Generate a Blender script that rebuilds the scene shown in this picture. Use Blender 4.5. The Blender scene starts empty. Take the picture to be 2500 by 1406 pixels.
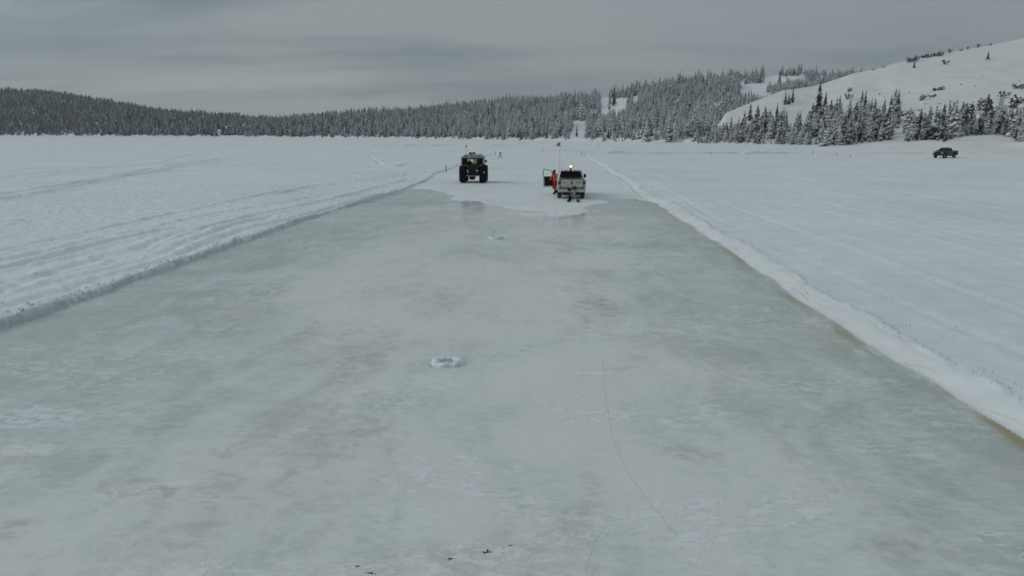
import bpy, math, random
import numpy as np
from mathutils import Vector, Matrix

random.seed(7)
rng = np.random.default_rng(11)
S = bpy.context.scene
COL = S.collection
PI = math.pi

# ------------------------------------------------------------------ camera geometry (used to survey the place)
F, CAMH = 1690.0, 4.6
PITCH = math.atan(377 / F)
CP, SP = math.cos(PITCH), math.sin(PITCH)
YAW = math.radians(3.12)
CY, SY = math.cos(YAW), math.sin(YAW)

def ray(x, y):
    dx = (np.asarray(x, float) - 1250) / F
    dy = (703 - np.asarray(y, float)) / F
    return dx, CP + dy * SP, -SP + dy * CP

def azel(x, y):
    a, b, c = ray(x, y)
    return np.arctan2(a, b), c / np.hypot(a, b)

def ground(x, y, z=0.0):
    a, b, c = ray(x, y)
    t = (z - CAMH) / c
    return a * t, b * t

def to_uv(x, y):
    return x * CY - y * SY, x * SY + y * CY

def from_uv(u, v):
    return u * CY + v * SY, -u * SY + v * CY

def az_of_x(x):
    return np.arctan((np.asarray(x, float) - 1250) / F * CP)

def x_of_az(a):
    return 1250 + np.tan(a) * F / CP

# ------------------------------------------------------------------ numpy noise
def _h(i, j, s):
    n = (i.astype(np.int64) * 374761393 + j.astype(np.int64) * 668265263 + s * 974634777) & 0xffffffff
    n = ((n ^ (n >> 13)) * 1274126177) & 0xffffffff
    n = n ^ (n >> 16)
    return (n & 0xffff) / 65535.0 * 2 - 1

def vnoise(x, y, s=0):
    x = np.asarray(x, float); y = np.asarray(y, float)
    i = np.floor(x); j = np.floor(y)
    f = x - i; g = y - j
    f = f * f * f * (f * (f * 6 - 15) + 10); g = g * g * g * (g * (g * 6 - 15) + 10)
    a = _h(i, j, s); b = _h(i + 1, j, s); c = _h(i, j + 1, s); d = _h(i + 1, j + 1, s)
    return (a * (1 - f) + b * f) * (1 - g) + (c * (1 - f) + d * f) * g

def fbm(x, y, s=0, o=4, gain=.5):
    t = 0; A = 1
    for k in range(o):
        t = t + A * vnoise(x * 2 ** k + 17.3 * k, y * 2 ** k - 9.1 * k, s + k)
        A *= gain
    return t

def sst(a, b, x):
    t = np.clip((x - a) / (b - a), 0, 1)
    return t * t * (3 - 2 * t)

# ------------------------------------------------------------------ object helpers
def tag(o, label=None, cat=None, group=None, kind=None):
    if label: o['label'] = label
    if cat: o['category'] = cat
    if group: o['group'] = group
    if kind: o['kind'] = kind
    return o

def link(o, parent=None):
    COL.objects.link(o)
    if parent: o.parent = parent
    return o

def empty(name, loc=(0, 0, 0), rz=0.0):
    o = bpy.data.objects.new(name, None)
    o.empty_display_size = .3
    o.location = loc; o.rotation_euler = (0, 0, rz)
    return link(o)

def np_mesh(name, V, Fq, mats=(), smooth=True, mi=None):
    V = np.asarray(V, np.float32); Fq = np.asarray(Fq, np.int32)
    me = bpy.data.meshes.new(name)
    n, k = Fq.shape
    me.vertices.add(len(V)); me.vertices.foreach_set('co', V.ravel())
    me.loops.add(n * k); me.loops.foreach_set('vertex_index', Fq.ravel())
    me.polygons.add(n)
    me.polygons.foreach_set('loop_start', np.arange(n, dtype=np.int32) * k)
    me.polygons.foreach_set('loop_total', np.full(n, k, np.int32))
    me.polygons.foreach_set('use_smooth', np.full(n, smooth))
    if mi is not None: me.polygons.foreach_set('material_index', np.asarray(mi, np.int32))
    me.update(calc_edges=True); me.validate()
    for m in mats: me.materials.append(m)
    return me

def grid_faces(R, C):
    i = np.arange(R - 1)[:, None] * C + np.arange(C - 1)[None, :]
    return np.stack([i, i + 1, i + C + 1, i + C], -1).reshape(-1, 4)

class MB:
    def __init__(s): s.v = []; s.f = []; s.m = []
    def add(s, V, Fs, m=0):
        b = len(s.v); s.v += [tuple(p) for p in V]
        for f in Fs: s.f.append([b + i for i in f]); s.m.append(m)
        return s
    def hexa(s, P, m=0):     # bottom 4 ccw, top 4 ccw
        return s.add(P, [(3, 2, 1, 0), (4, 5, 6, 7), (0, 1, 5, 4), (1, 2, 6, 5), (2, 3, 7, 6), (3, 0, 4, 7)], m)
    def box(s, x0, x1, y0, y1, z0, z1, m=0):
        return s.hexa([(x0, y0, z0), (x1, y0, z0), (x1, y1, z0), (x0, y1, z0), (x0, y0, z1), (x1, y0, z1), (x1, y1, z1), (x0, y1, z1)], m)
    def loft(s, rings, m=0, cap=True):
        n = len(rings[0]); V = [p for r in rings for p in r]; Fs = []
        for k in range(len(rings) - 1):
            for i in range(n):
                j = (i + 1) % n
                Fs.append((k * n + i, k * n + j, (k + 1) * n + j, (k + 1) * n + i))
        if cap:
            Fs.append(tuple(range(n))[::-1]); Fs.append(tuple((len(rings) - 1) * n + i for i in range(n)))
        return s.add(V, Fs, m)
    def path(s, pts, rad, n=8, m=0):
        pts = [Vector(p) for p in pts]
        if not isinstance(rad, (list, tuple)): rad = [rad] * len(pts)
        rings = []
        for k, p in enumerate(pts):
            d = (pts[min(k + 1, len(pts) - 1)] - pts[max(k - 1, 0)]).normalized()
            a = d.cross(Vector((0, 0, 1)) if abs(d.z) < .9 else Vector((1, 0, 0))).normalized(); b = d.cross(a)
            rings.append([p + (a * math.cos(2 * PI * i / n) + b * math.sin(2 * PI * i / n)) * rad[k] for i in range(n)])
        return s.loft(rings, m)
    def prism(s, poly, axis, a, b, m=0):   # polygon in the two other axes
        def P(p, t): return {'x': (t, p[0], p[1]), 'y': (p[0], t, p[1]), 'z': (p[0], p[1], t)}[axis]
        n = len(poly)
        return s.add([P(p, a) for p in poly] + [P(p, b) for p in poly],
                     [tuple(range(n))[::-1], tuple(range(n, 2 * n))] + [(i, (i + 1) % n, n + (i + 1) % n, n + i) for i in range(n)], m)
    def lathe(s, prof, c=(0, 0, 0), axis='x', n=24, m=0, closed=False):
        V = []; Fs = []; k = len(prof)
        for i in range(n):
            a = 2 * PI * i / n
            for (t, r) in prof:
                q = (t, r * math.cos(a), r * math.sin(a)) if axis == 'x' else (r * math.cos(a), r * math.sin(a), t)
                V.append((c[0] + q[0], c[1] + q[1], c[2] + q[2]))
        for i in range(n):
            j = (i + 1) % n
            for q in range(k - 1 + (1 if closed else 0)):
                w = (q + 1) % k
                Fs.append((i * k + q, i * k + w, j * k + w, j * k + q))
        return s.add(V, Fs, m)
    def ball(s, c, r, n=10, m=0, sc=(1, 1, 1), jit=0, rnd=None):
        V = []; Fs = []; h = n // 2
        for i in range(h + 1):
            th = PI * i / h
            for j in range(n):
                ph = 2 * PI * j / n
                q = 1 + (jit * (rnd.random() * 2 - 1) if jit else 0)
                V.append((c[0] + r * sc[0] * q * math.sin(th) * math.cos(ph), c[1] + r * sc[1] * q * math.sin(th) * math.sin(ph), c[2] + r * sc[2] * q * math.cos(th)))
        for i in range(h):
            for j in range(n):
                Fs.append((i * n + j, (i + 1) * n + j, (i + 1) * n + (j + 1) % n, i * n + (j + 1) % n))
        return s.add(V, Fs, m)
    def mesh(s, name, mats, smooth=False):
        me = bpy.data.meshes.new(name); me.from_pydata(s.v, [], s.f)
        for m in (mats if isinstance(mats, (list, tuple)) else [mats]): me.materials.append(m)
        me.polygons.foreach_set('material_index', s.m)
        me.polygons.foreach_set('use_smooth', [smooth] * len(s.f)); me.update()
        return me
    def build(s, name, mats, parent=None, bevel=0, smooth=False, label=None):
        o = link(bpy.data.objects.new(name, s.mesh(name, mats, smooth)), parent)
        if bevel:
            b = o.modifiers.new('Bevel', 'BEVEL'); b.width = bevel; b.segments = 2; b.limit_method = 'ANGLE'; b.angle_limit = .6
        if label: o['label'] = label
        return o

# ------------------------------------------------------------------ materials
class NT:
    def __init__(s, m): s.t = m.node_tree; s.n = s.t.nodes; s.l = s.t.links
    def new(s, t, **k):
        o = s.n.new(t)
        for a, b in k.items(): setattr(o, a, b)
        return o
    def put(s, sock, v):
        if v is None: return
        if hasattr(v, 'is_linked') or hasattr(v, 'links'): s.l.new(v, sock)
        else: sock.default_value = v
    def math(s, op, a, b=None, c=None, clamp=False):
        o = s.new('ShaderNodeMath', operation=op, use_clamp=clamp)
        for i, v in enumerate((a, b, c)): s.put(o.inputs[i], v)
        return o.outputs[0]
    def mix(s, f, a, b):
        o = s.new('ShaderNodeMix', data_type='RGBA')
        s.put(o.inputs['Factor'], f); s.put(o.inputs[6], a); s.put(o.inputs[7], b)
        return o.outputs[2]
    def ramp(s, v, lo, hi, a=0., b=1.):
        o = s.new('ShaderNodeMapRange', interpolation_type='SMOOTHSTEP')
        for i, q in enumerate((v, lo, hi, a, b)): s.put(o.inputs[i], q)
        return o.outputs[0]
    def noise(s, vec, scale, detail=4., rough=.55, dist=0.):
        o = s.new('ShaderNodeTexNoise')
        if vec is not None: s.l.new(vec, o.inputs['Vector'])
        o.inputs['Scale'].default_value = scale; o.inputs['Detail'].default_value = detail
        o.inputs['Roughness'].default_value = rough; o.inputs['Distortion'].default_value = dist
        return o.outputs['Fac']
    def mapping(s, vec, scale=(1, 1, 1), loc=(0, 0, 0), rot=(0, 0, 0)):
        o = s.new('ShaderNodeMapping'); s.l.new(vec, o.inputs[0])
        o.inputs['Scale'].default_value = scale; o.inputs['Location'].default_value = loc; o.inputs['Rotation'].default_value = rot
        return o.outputs[0]
    def bump(s, h, strength, dist):
        o = s.new('ShaderNodeBump'); s.l.new(h, o.inputs['Height'])
        o.inputs['Strength'].default_value = strength; o.inputs['Distance'].default_value = dist
        return o.outputs[0]

def rgb(r, g, b): return (r, g, b, 1)

def new_mat(name):
    m = bpy.data.materials.new(name); m.use_nodes = True
    t = NT(m); b = m.node_tree.nodes['Principled BSDF']
    return m, t, b

def coords(t, kind='Object'): return t.new('ShaderNodeTexCoord').outputs[kind]

def plain(name, c, rough=.5, metal=0., dirt=.25, dirt_c=(.3, .3, .3), scale=3., spec=.5, emit=None):
    """paint / rubber / cloth with a procedural film of frost and dust"""
    m, t, b = new_mat(name)
    n = t.noise(coords(t), scale, 5)
    f = t.ramp(n, .42, .72, 0, dirt)
    t.put(b.inputs['Base Color'], t.mix(f, rgb(*c), rgb(*dirt_c)))
    t.put(b.inputs['Roughness'], t.ramp(n, .3, .7, max(rough - .08, .02), min(rough + .12, 1)))
    b.inputs['Metallic'].default_value = metal
    b.inputs['Specular IOR Level'].default_value = spec
    if emit:
        b.inputs['Emission Color'].default_value = rgb(*emit[0]); b.inputs['Emission Strength'].default_value = emit[1]
    return m

def mat_snow(name, col=(.82, .848, .838), bump_scale=6., strength=.35, patch=.06, wet=False):
    m, t, b = new_mat(name)
    co = t.new('ShaderNodeNewGeometry').outputs['Position']
    big = t.noise(co, .09, 4); mid = t.noise(co, 1.1, 5, .6); fine = t.noise(co, bump_scale, 5, .65); grain = t.noise(co, 38, 2)
    k = t.math('ADD', t.math('MULTIPLY', big, .5), t.math('MULTIPLY', mid, .5))
    lo = tuple(c * (1 - patch * 1.8) for c in col); hi = tuple(min(c * (1 + patch * .6), .93) for c in col)
    base = t.mix(t.ramp(k, .32, .66), rgb(*lo), rgb(*hi))
    if wet:  # switches on the darker grey bands along the strip edges
        a = t.new('ShaderNodeAttribute', attribute_name='darkened').outputs['Fac']
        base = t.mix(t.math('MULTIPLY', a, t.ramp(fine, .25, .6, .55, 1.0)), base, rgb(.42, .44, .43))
    t.put(b.inputs['Base Color'], base)
    b.inputs['Roughness'].default_value = .75
    b.inputs['Specular IOR Level'].default_value = .25
    h = t.math('ADD', t.math('MULTIPLY', fine, .02), t.math('MULTIPLY', grain, .012))
    h = t.math('ADD', h, t.math('MULTIPLY', mid, .006))
    t.put(b.inputs['Normal'], t.bump(h, strength, 1.0))
    return m

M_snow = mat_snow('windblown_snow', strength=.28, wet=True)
M_slope = mat_snow('slope_snow', (.79, .775, .745), 1.2, .25, .05)
M_clod = mat_snow('clod_snow', (.77, .80, .80), 9, .4)

def mat_ice():
    m, t, b = new_mat('flooded_ice')
    co = coords(t)
    sx = t.new('ShaderNodeSeparateXYZ'); t.l.new(co, sx.inputs[0])
    u, v = sx.outputs[0], sx.outputs[1]
    ed = t.new('ShaderNodeAttribute', attribute_name='edge_distance').outputs['Fac']
    st = t.mapping(co, (.75, 1, 1), rot=(0, 0, .25))
    n1 = t.noise(st, .16, 5, .55, .6)
    n2 = t.noise(t.mapping(co, (1, .55, 1), (7, 3, 0), (0, 0, -.35)), .8, 7, .62, .8)
    n3 = t.noise(t.mapping(co, (1, 1.6, 1), (2, 9, 0), (0, 0, .3)), 3.2, 6, .62, .5)
    near = t.ramp(v, 44, 9)                       # older, drier, whiter ice towards the near end
    # teal clear ice <-> cloudy white ice
    cl = t.math('ADD', t.math('ADD', t.math('MULTIPLY', n1, .55), t.math('MULTIPLY', n2, .35)), t.math('MULTIPLY', n3, .16))
    mid = t.ramp(t.math('ABSOLUTE', t.math('ADD', u, 2.2)), 9.0, 2.0)   # the trafficked middle is milkier
    cl = t.math('ADD', cl, t.math('ADD', t.math('MULTIPLY', near, .03), t.math('MULTIPLY', mid, .13)))
    n4 = t.noise(t.mapping(co, (.55, 1.5, 1), (4, 21, 0), (0, 0, -.12)), 7.0, 8, .72, .6)
    cl = t.math('ADD', cl, t.math('MULTIPLY', t.math('SUBTRACT', n4, .5), .27))
    c = t.mix(t.ramp(cl, .47, .72), rgb(.478, .542, .508), rgb(.765, .785, .76))
    f0 = t.noise(t.mapping(co, (.7, 1.5, 1), (0, 0, 0), (0, 0, .2)), 5.5, 5, .7, .8)
    # warm silt frozen into the ice
    s1 = t.noise(t.mapping(co, (1, .8, 1), (31, 12, 0), (0, 0, .5)), .33, 6, .62, 1.0)
    s2 = t.noise(t.mapping(co, (1, 1.2, 1), (5, 40, 0)), 2.4, 6, .7, .6)
    silt = t.math('MULTIPLY', t.ramp(s1, .47, .62), t.ramp(s2, .46, .62))
    c = t.mix(t.math('MULTIPLY', silt, .36), c, rgb(.43, .395, .32))
    c = t.mix(t.math('MULTIPLY', t.ramp(s1, .52, .74), .45), c, rgb(.60, .585, .54))
    # stains and frost whose places are known
    def blot(px_, py_, rx, ry, soft=.25):
        cu, cv_ = to_uv(*ground(px_, py_))
        a = t.math('POWER', t.math('DIVIDE', t.math('SUBTRACT', u, float(cu)), rx), 2.0); b_ = t.math('POWER', t.math('DIVIDE', t.math('SUBTRACT', v, float(cv_)), ry), 2.0)
        return t.ramp(t.math('ADD', t.math('ADD', a, b_), t.math('MULTIPLY', t.math('SUBTRACT', n2, .5), 3.0)), 1.0, soft)
    for (bx_, by_, rx, ry, k_) in ((1455, 765, .8, 2.4, .5), (1440, 700, .9, 2.6, .3), (1060, 745, .9, 2.0, .32), (880, 900, .6, 1.2, .3), (1850, 775, .6, .9, .3), (40, 1290, .35, .35, .5), (900, 1045, .5, .6, .35), (350, 1190, .7, .35, .4), (2180, 1340, .5, .4, .35)):
        c = t.mix(t.math('MULTIPLY', t.math('MULTIPLY', blot(bx_, by_, rx, ry), t.ramp(s2, .38, .62)), k_), c, rgb(.41, .37, .295))
    for (bx_, by_, rx, ry, k_) in ((90, 1015, 1.0, .55, .75), (50, 1098, .6, .3, .7), (1075, 928, .75, .65, .55), (1500, 820, .9, 2.4, .4), (1250, 880, 1.2, 2.0, .35), (1330, 570, 1.8, 1.6, .4), (1000, 1270, .6, .5, .35)):
        c = t.mix(t.math('MULTIPLY', t.math('MULTIPLY', blot(bx_, by_, rx, ry), t.ramp(f0, .42, .54)), k_), c, rgb(.86, .885, .88))
    sp = t.noise(co, 24, 3, .6)
    c = t.mix(t.math('MULTIPLY', t.ramp(sp, .66, .72), .45), c, rgb(.33, .33, .31))
    # crusted white frost patches
    f1 = t.noise(t.mapping(co, (.8, 1.3, 1), (11, 77, 0), (0, 0, .2)), .42, 3, .5, .5)
    f2 = t.noise(t.mapping(co, (.7, 1.5, 1), (0, 0, 0), (0, 0, .2)), 4.5, 5, .7, .8)
    frost = t.math('MULTIPLY', t.ramp(f1, .515, .60), t.ramp(f2, .49, .535))
    c = t.mix(t.math('MULTIPLY', frost, .42), c, rgb(.86, .885, .885))
    f3 = t.noise(t.mapping(co, (.45, 1.8, 1), (3, 8, 0), (0, 0, .1)), 4.2, 7, .72, .8)
    flecks = t.math('MULTIPLY', t.ramp(f3, .57, .66), t.ramp(n2, .42, .6))
    c = t.mix(t.math('MULTIPLY', flecks, .4), c, rgb(.84, .87, .87))
    # yellow-brown meltwater stain along the right snowbank
    e1 = t.noise(t.mapping(co, (1, .5, 1), (1, 6, 0)), .9, 5, .6, .4)
    e2 = t.noise(t.mapping(co, (1, .22, 1), (8, 2, 0)), .8, 4, .55, .3)
    wide = t.math('MULTIPLY', t.ramp(ed, 1.9, .1), t.ramp(e1, .38, .66))
    c = t.mix(t.math('MULTIPLY', wide, .55), c, rgb(.42, .41, .32))
    thin = t.math('MULTIPLY', t.ramp(ed, .42, .08), t.ramp(e2, .44, .62))
    thin = t.math('MULTIPLY', thin, t.ramp(v, 36, 22))
    c = t.mix(t.math('MULTIPLY', thin, .85), c, rgb(.36, .28, .11))
    t.put(b.inputs['Base Color'], c)
    wet = t.ramp(v, 26, 40)
    r = t.math('ADD', t.math('MULTIPLY', n2, .28), t.math('MULTIPLY', frost, .4))
    r = t.math('ADD', t.math('ADD', .14, r), t.math('MULTIPLY', wet, -.17), clamp=True)
    t.put(b.inputs['Roughness'], t.math('MAXIMUM', r, .045))
    b.inputs['IOR'].default_value = 1.31
    b.inputs['Specular IOR Level'].default_value = .5
    hh = t.math('ADD', t.math('MULTIPLY', n3, .012), t.math('MULTIPLY', frost, .01))
    hh = t.math('ADD', hh, t.math('MULTIPLY', t.noise(co, 14, 4, .6), .004))
    bp = t.bump(hh, .55, 1.0)
    t.put(b.inputs['Normal'], bp)
    bn = bp.node
    t.put(bn.inputs['Strength'], t.math('ADD', t.math('MULTIPLY', wet, -.45), .5))
    return m
M_ice = mat_ice()

def mat_needles():
    m, t, b = new_mat('snowy_needles')
    geo = t.new('ShaderNodeNewGeometry')
    nz = t.new('ShaderNodeSeparateXYZ'); t.l.new(geo.outputs['Normal'], nz.inputs[0])
    co = coords(t)
    n = t.noise(co, .55, 3, .65); n2 = t.noise(co, .2, 1)
    ins = t.new('ShaderNodeAttribute', attribute_type='INSTANCER', attribute_name='snow_load').outputs['Fac']
    k = t.math('ADD', t.math('MULTIPLY', nz.outputs[2], .8), t.math('MULTIPLY', t.math('SUBTRACT', n, .5), 3.4))
    k = t.math('ADD', k, t.math('MULTIPLY', t.math('SUBTRACT', n2, .5), .8))
    k = t.math('ADD', k, ins)
    f = t.ramp(k, .28, .62)
    green = t.mix(t.noise(co, 2.2, 2), rgb(.020, .026, .021), rgb(.060, .062, .050))
    t.put(b.inputs['Base Color'], t.mix(f, green, rgb(.78, .80, .81)))
    b.inputs['Roughness'].default_value = .8
    b.inputs['Specular IOR Level'].default_value = .15
    return m
M_needle = mat_needles()
M_bark = plain('spruce_bark', (.06, .045, .035), .9, dirt=.5, dirt_c=(.45, .46, .46), scale=2)

M_white = plain('white_truck_paint', (.58, .585, .56), .32, dirt=.6, dirt_c=(.36, .35, .31), scale=2.2)
M_black = plain('black_plastic', (.008, .008, .009), .6, dirt=.05, dirt_c=(.08, .08, .08), spec=.25)
M_rubber = plain('tyre_rubber', (.008, .008, .009), .85, dirt=.06, dirt_c=(.2, .21, .21), scale=5, spec=.2)
M_rubber_snowy = plain('snow_packed_tyre', (.02, .02, .021), .85, dirt=.75, dirt_c=(.5, .51, .51), scale=7)
M_glass = plain('dark_glass', (.006, .007, .008), .15, dirt=.03, spec=.10)
M_red = plain('red_lens', (.20, .012, .018), .2, dirt=.1)
M_clear = plain('pale_lens', (.50, .42, .43), .25, dirt=.3)
M_chrome = plain('bumper_metal', (.52, .53, .53), .32, .6, dirt=.5, dirt_c=(.35, .36, .36))
M_yellow = plain('yellow_reflective_tape', (.62, .72, .08), .5, dirt=.45, dirt_c=(.5, .52, .35), scale=6)
M_letter = plain('dark_lettering', (.06, .07, .07), .5)
M_faint = plain('faded_olive_lettering', (.32, .30, .19), .5)
M_lamp = plain('amber_lamp', (.9, .6, .15), .3, dirt=0, emit=((1., .66, .14), 4.5))
M_amber = plain('amber_lens', (.55, .32, .04), .3, dirt=.1)
M_steel = plain('grey_steel', (.30, .31, .32), .4, .5, dirt=.35, dirt_c=(.55, .56, .57), scale=6)
M_flag = plain('flag_red', (.62, .07, .12), .8, dirt=.2, dirt_c=(.7, .2, .2))
M_flagpink = plain('flag_faded_red', (.60, .16, .19), .8, dirt=.2, dirt_c=(.7, .3, .3))
M_whip = plain('whip_grey', (.30, .31, .31), .6)
M_darkpaint = plain('dark_green_grey_paint', (.014, .020, .020), .25, dirt=.2, dirt_c=(.07, .08, .08), scale=2, spec=.4)
M_silverpaint = plain('roof_grey_paint', (.20, .21, .215), .45, dirt=.55, dirt_c=(.70, .72, .73), scale=4)
M_hull = plain('dark_hull', (.010, .0105, .012), .55, dirt=.10, dirt_c=(.07, .07, .07), spec=.25)
M_orange = plain('orange_cloth', (.95, .075, .012), .85, dirt=.3, dirt_c=(.75, .04, .01), scale=5)
M_redcloth = plain('red_orange_cloth', (.75, .035, .015), .85, dirt=.35, dirt_c=(.52, .02, .012), scale=5)
M_tape = plain('silver_yellow_tape', (.78, .70, .36), .5, dirt=.3, dirt_c=(.6, .62, .55), scale=9)
M_green = plain('green_helmet', (.03, .15, .08), .4, dirt=.15, dirt_c=(.1, .2, .14))
M_dark = plain('dark_cloth', (.018, .018, .02), .9, dirt=.1)
M_skin = plain('skin', (.42, .25, .19), .6, dirt=.2, dirt_c=(.38, .2, .15), scale=9)
M_glove = plain('pale_glove', (.42, .40, .40), .8, dirt=.3)
M_hivis = plain('yellow_green_cloth', (.55, .66, .02), .85, dirt=.3, dirt_c=(.40, .48, .02), scale=5)
M_engine = plain('dark_red_engine_cover', (.10, .010, .018), .3, dirt=.2, dirt_c=(.25, .12, .13), scale=9)
M_wood = plain('weathered_stake_wood', (.14, .12, .10), .8, dirt=.3)
M_dirt = plain('dirt', (.09, .075, .06), .9, dirt=.4, dirt_c=(.12, .10, .08), scale=20)
M_rock = plain('dark_rock', (.06, .058, .055), .85, dirt=.6, dirt_c=(.2, .19, .18), scale=2)
M_slush = plain('slush', (.80, .87, .88), .55, dirt=.4, dirt_c=(.60, .68, .70), scale=11)
M_water = plain('hole_water', (.36, .42, .44), .12, dirt=.3, dirt_c=(.3, .34, .36), scale=5)
M_bankcrack = plain('bank_crack_line', (.40, .42, .40), .6, dirt=.9, dirt_c=(.66, .69, .68), scale=3)
M_crack = plain('ice_crack_line', (.56, .60, .59), .5, dirt=1.0, dirt_c=(.70, .73, .71), scale=1.6)

# ------------------------------------------------------------------ the strip, berms and lake snow
END_V = 158.0
def uL(v): return -13.02 + .16 * vnoise(v / 6, 0 * v, 3) + .10 * vnoise(v / 1.4, 0 * v, 4) + 1.15 * sst(40, 56, v) * (1 - sst(62, 85, v))
def uR(v): return 7.22 + .12 * vnoise(v / 5, 0 * v, 5) + .10 * vnoise(v / 1.3, 0 * v, 6) - .55 * sst(46.5, 50.5, v) * (1 - sst(52, 66, v))

far_px = [(960, 474), (1000, 461.5), (1045, 462), (1085, 470), (1110, 479), (1100, 486), (1128, 491), (1165, 492.5), (1188, 498), (1225, 504), (1262, 512.5), (1345, 520.3), (1300, 520.6),
          (1257, 522.5), (1290, 526.5), (1365, 528.5), (1420, 524), (1450, 517.5), (1494, 516.5), (1447, 514.5), (1432, 509), (1436, 504), (1462, 498), (1489, 493), (1478, 488.5), (1520, 486), (1560, 486), (1600, 497)]
far_uv = np.array([to_uv(*ground(*p)) for p in far_px])
poly = np.vstack([[(-30, -30), (-30, 40)], far_uv, [(30, 46), (30, -30)]])

def poly_sd(px, py, P):
    """signed distance to polygon, positive outside"""
    d = np.full(px.shape, 1e9); inside = np.zeros(px.shape, bool)
    for k in range(len(P)):
        a = P[k]; b = P[(k + 1) % len(P)]
        ex, ey = b - a; L = ex * ex + ey * ey + 1e-12
        t = np.clip(((px - a[0]) * ex + (py - a[1]) * ey) / L, 0, 1)
        d = np.minimum(d, np.hypot(px - a[0] - t * ex, py - a[1] - t * ey))
        c = (a[1] > py) != (b[1] > py)
        inside ^= c & (px < ex * (py - a[1]) / (ey + 1e-12 * (ey == 0)) + a[0])
    return np.where(inside, -d, d)

def line_d(px, py, P):
    d = np.full(px.shape, 1e9)
    for k in range(len(P) - 1):
        a = P[k]; b = P[k + 1]; ex, ey = b - a; L = ex * ex + ey * ey
        t = np.clip(((px - a[0]) * ex + (py - a[1]) * ey) / L, 0, 1)
        d = np.minimum(d, np.hypot(px - a[0] - t * ex, py - a[1] - t * ey))
    return d

def cr(*P): return [(x / 2.5, 330 + y / 2.5) for x, y in P]
tracks = [   # snowmobile and tyre ruts: survey points, depth, half width
    (cr((-400, 820), (0, 735), (480, 632), (900, 532), (1250, 460), (1700, 362), (2100, 297), (2500, 236)), .075, .30),
    (cr((-400, 880), (0, 800), (350, 730), (600, 660), (950, 590), (1300, 500), (1500, 470), (1900, 395)), .06, .30),
    (cr((-400, 930), (0, 850), (200, 805), (600, 700), (1000, 605), (1250, 594), (1550, 512), (1900, 438), (2250, 348), (2500, 282)), .09, .34),
    (cr((0, 1000), (280, 890), (600, 790), (840, 730), (1100, 620), (1300, 590)), .07, .34),
    (cr((100, 1000), (520, 890), (900, 790), (1150, 680), (1480, 560), (1650, 520)), .06, .30),
    (cr((-200, 1130), (0, 1095), (400, 990), (900, 822), (1200, 716), (1500, 602), (1750, 535), (2000, 470), (2300, 372)), .07, .32),
    (cr((0, 950), (300, 880), (700, 745), (1000, 690), (1260, 600)), .05, .3),
    (cr((0, 270), (280, 240), (700, 196), (1000, 168), (1200, 118), (1330, 95)), .13, .7),
    (cr((-200, 400), (0, 376), (400, 318), (800, 240), (1060, 192), (1350, 150)), .16, .6),
    (cr((-200, 430), (0, 406), (350, 350), (700, 272), (960, 232), (1100, 200), (1350, 166)), .16, .6),
    (cr((180, 272), (500, 232), (900, 205), (1150, 222)), .10, .6),
    (cr((1700, 380), (1900, 330), (2200, 300), (2500, 250)), .07, .32),
    (cr((2250, 130), (2330, 190), (2420, 200), (2500, 175)), .12, .5),
    (cr((1900, 120), (2200, 140), (2500, 150)), .12, .7),
]
tracks = [(np.array([to_uv(*ground(*p)) for p in P]), d, w) for P, d, w in tracks]

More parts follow.
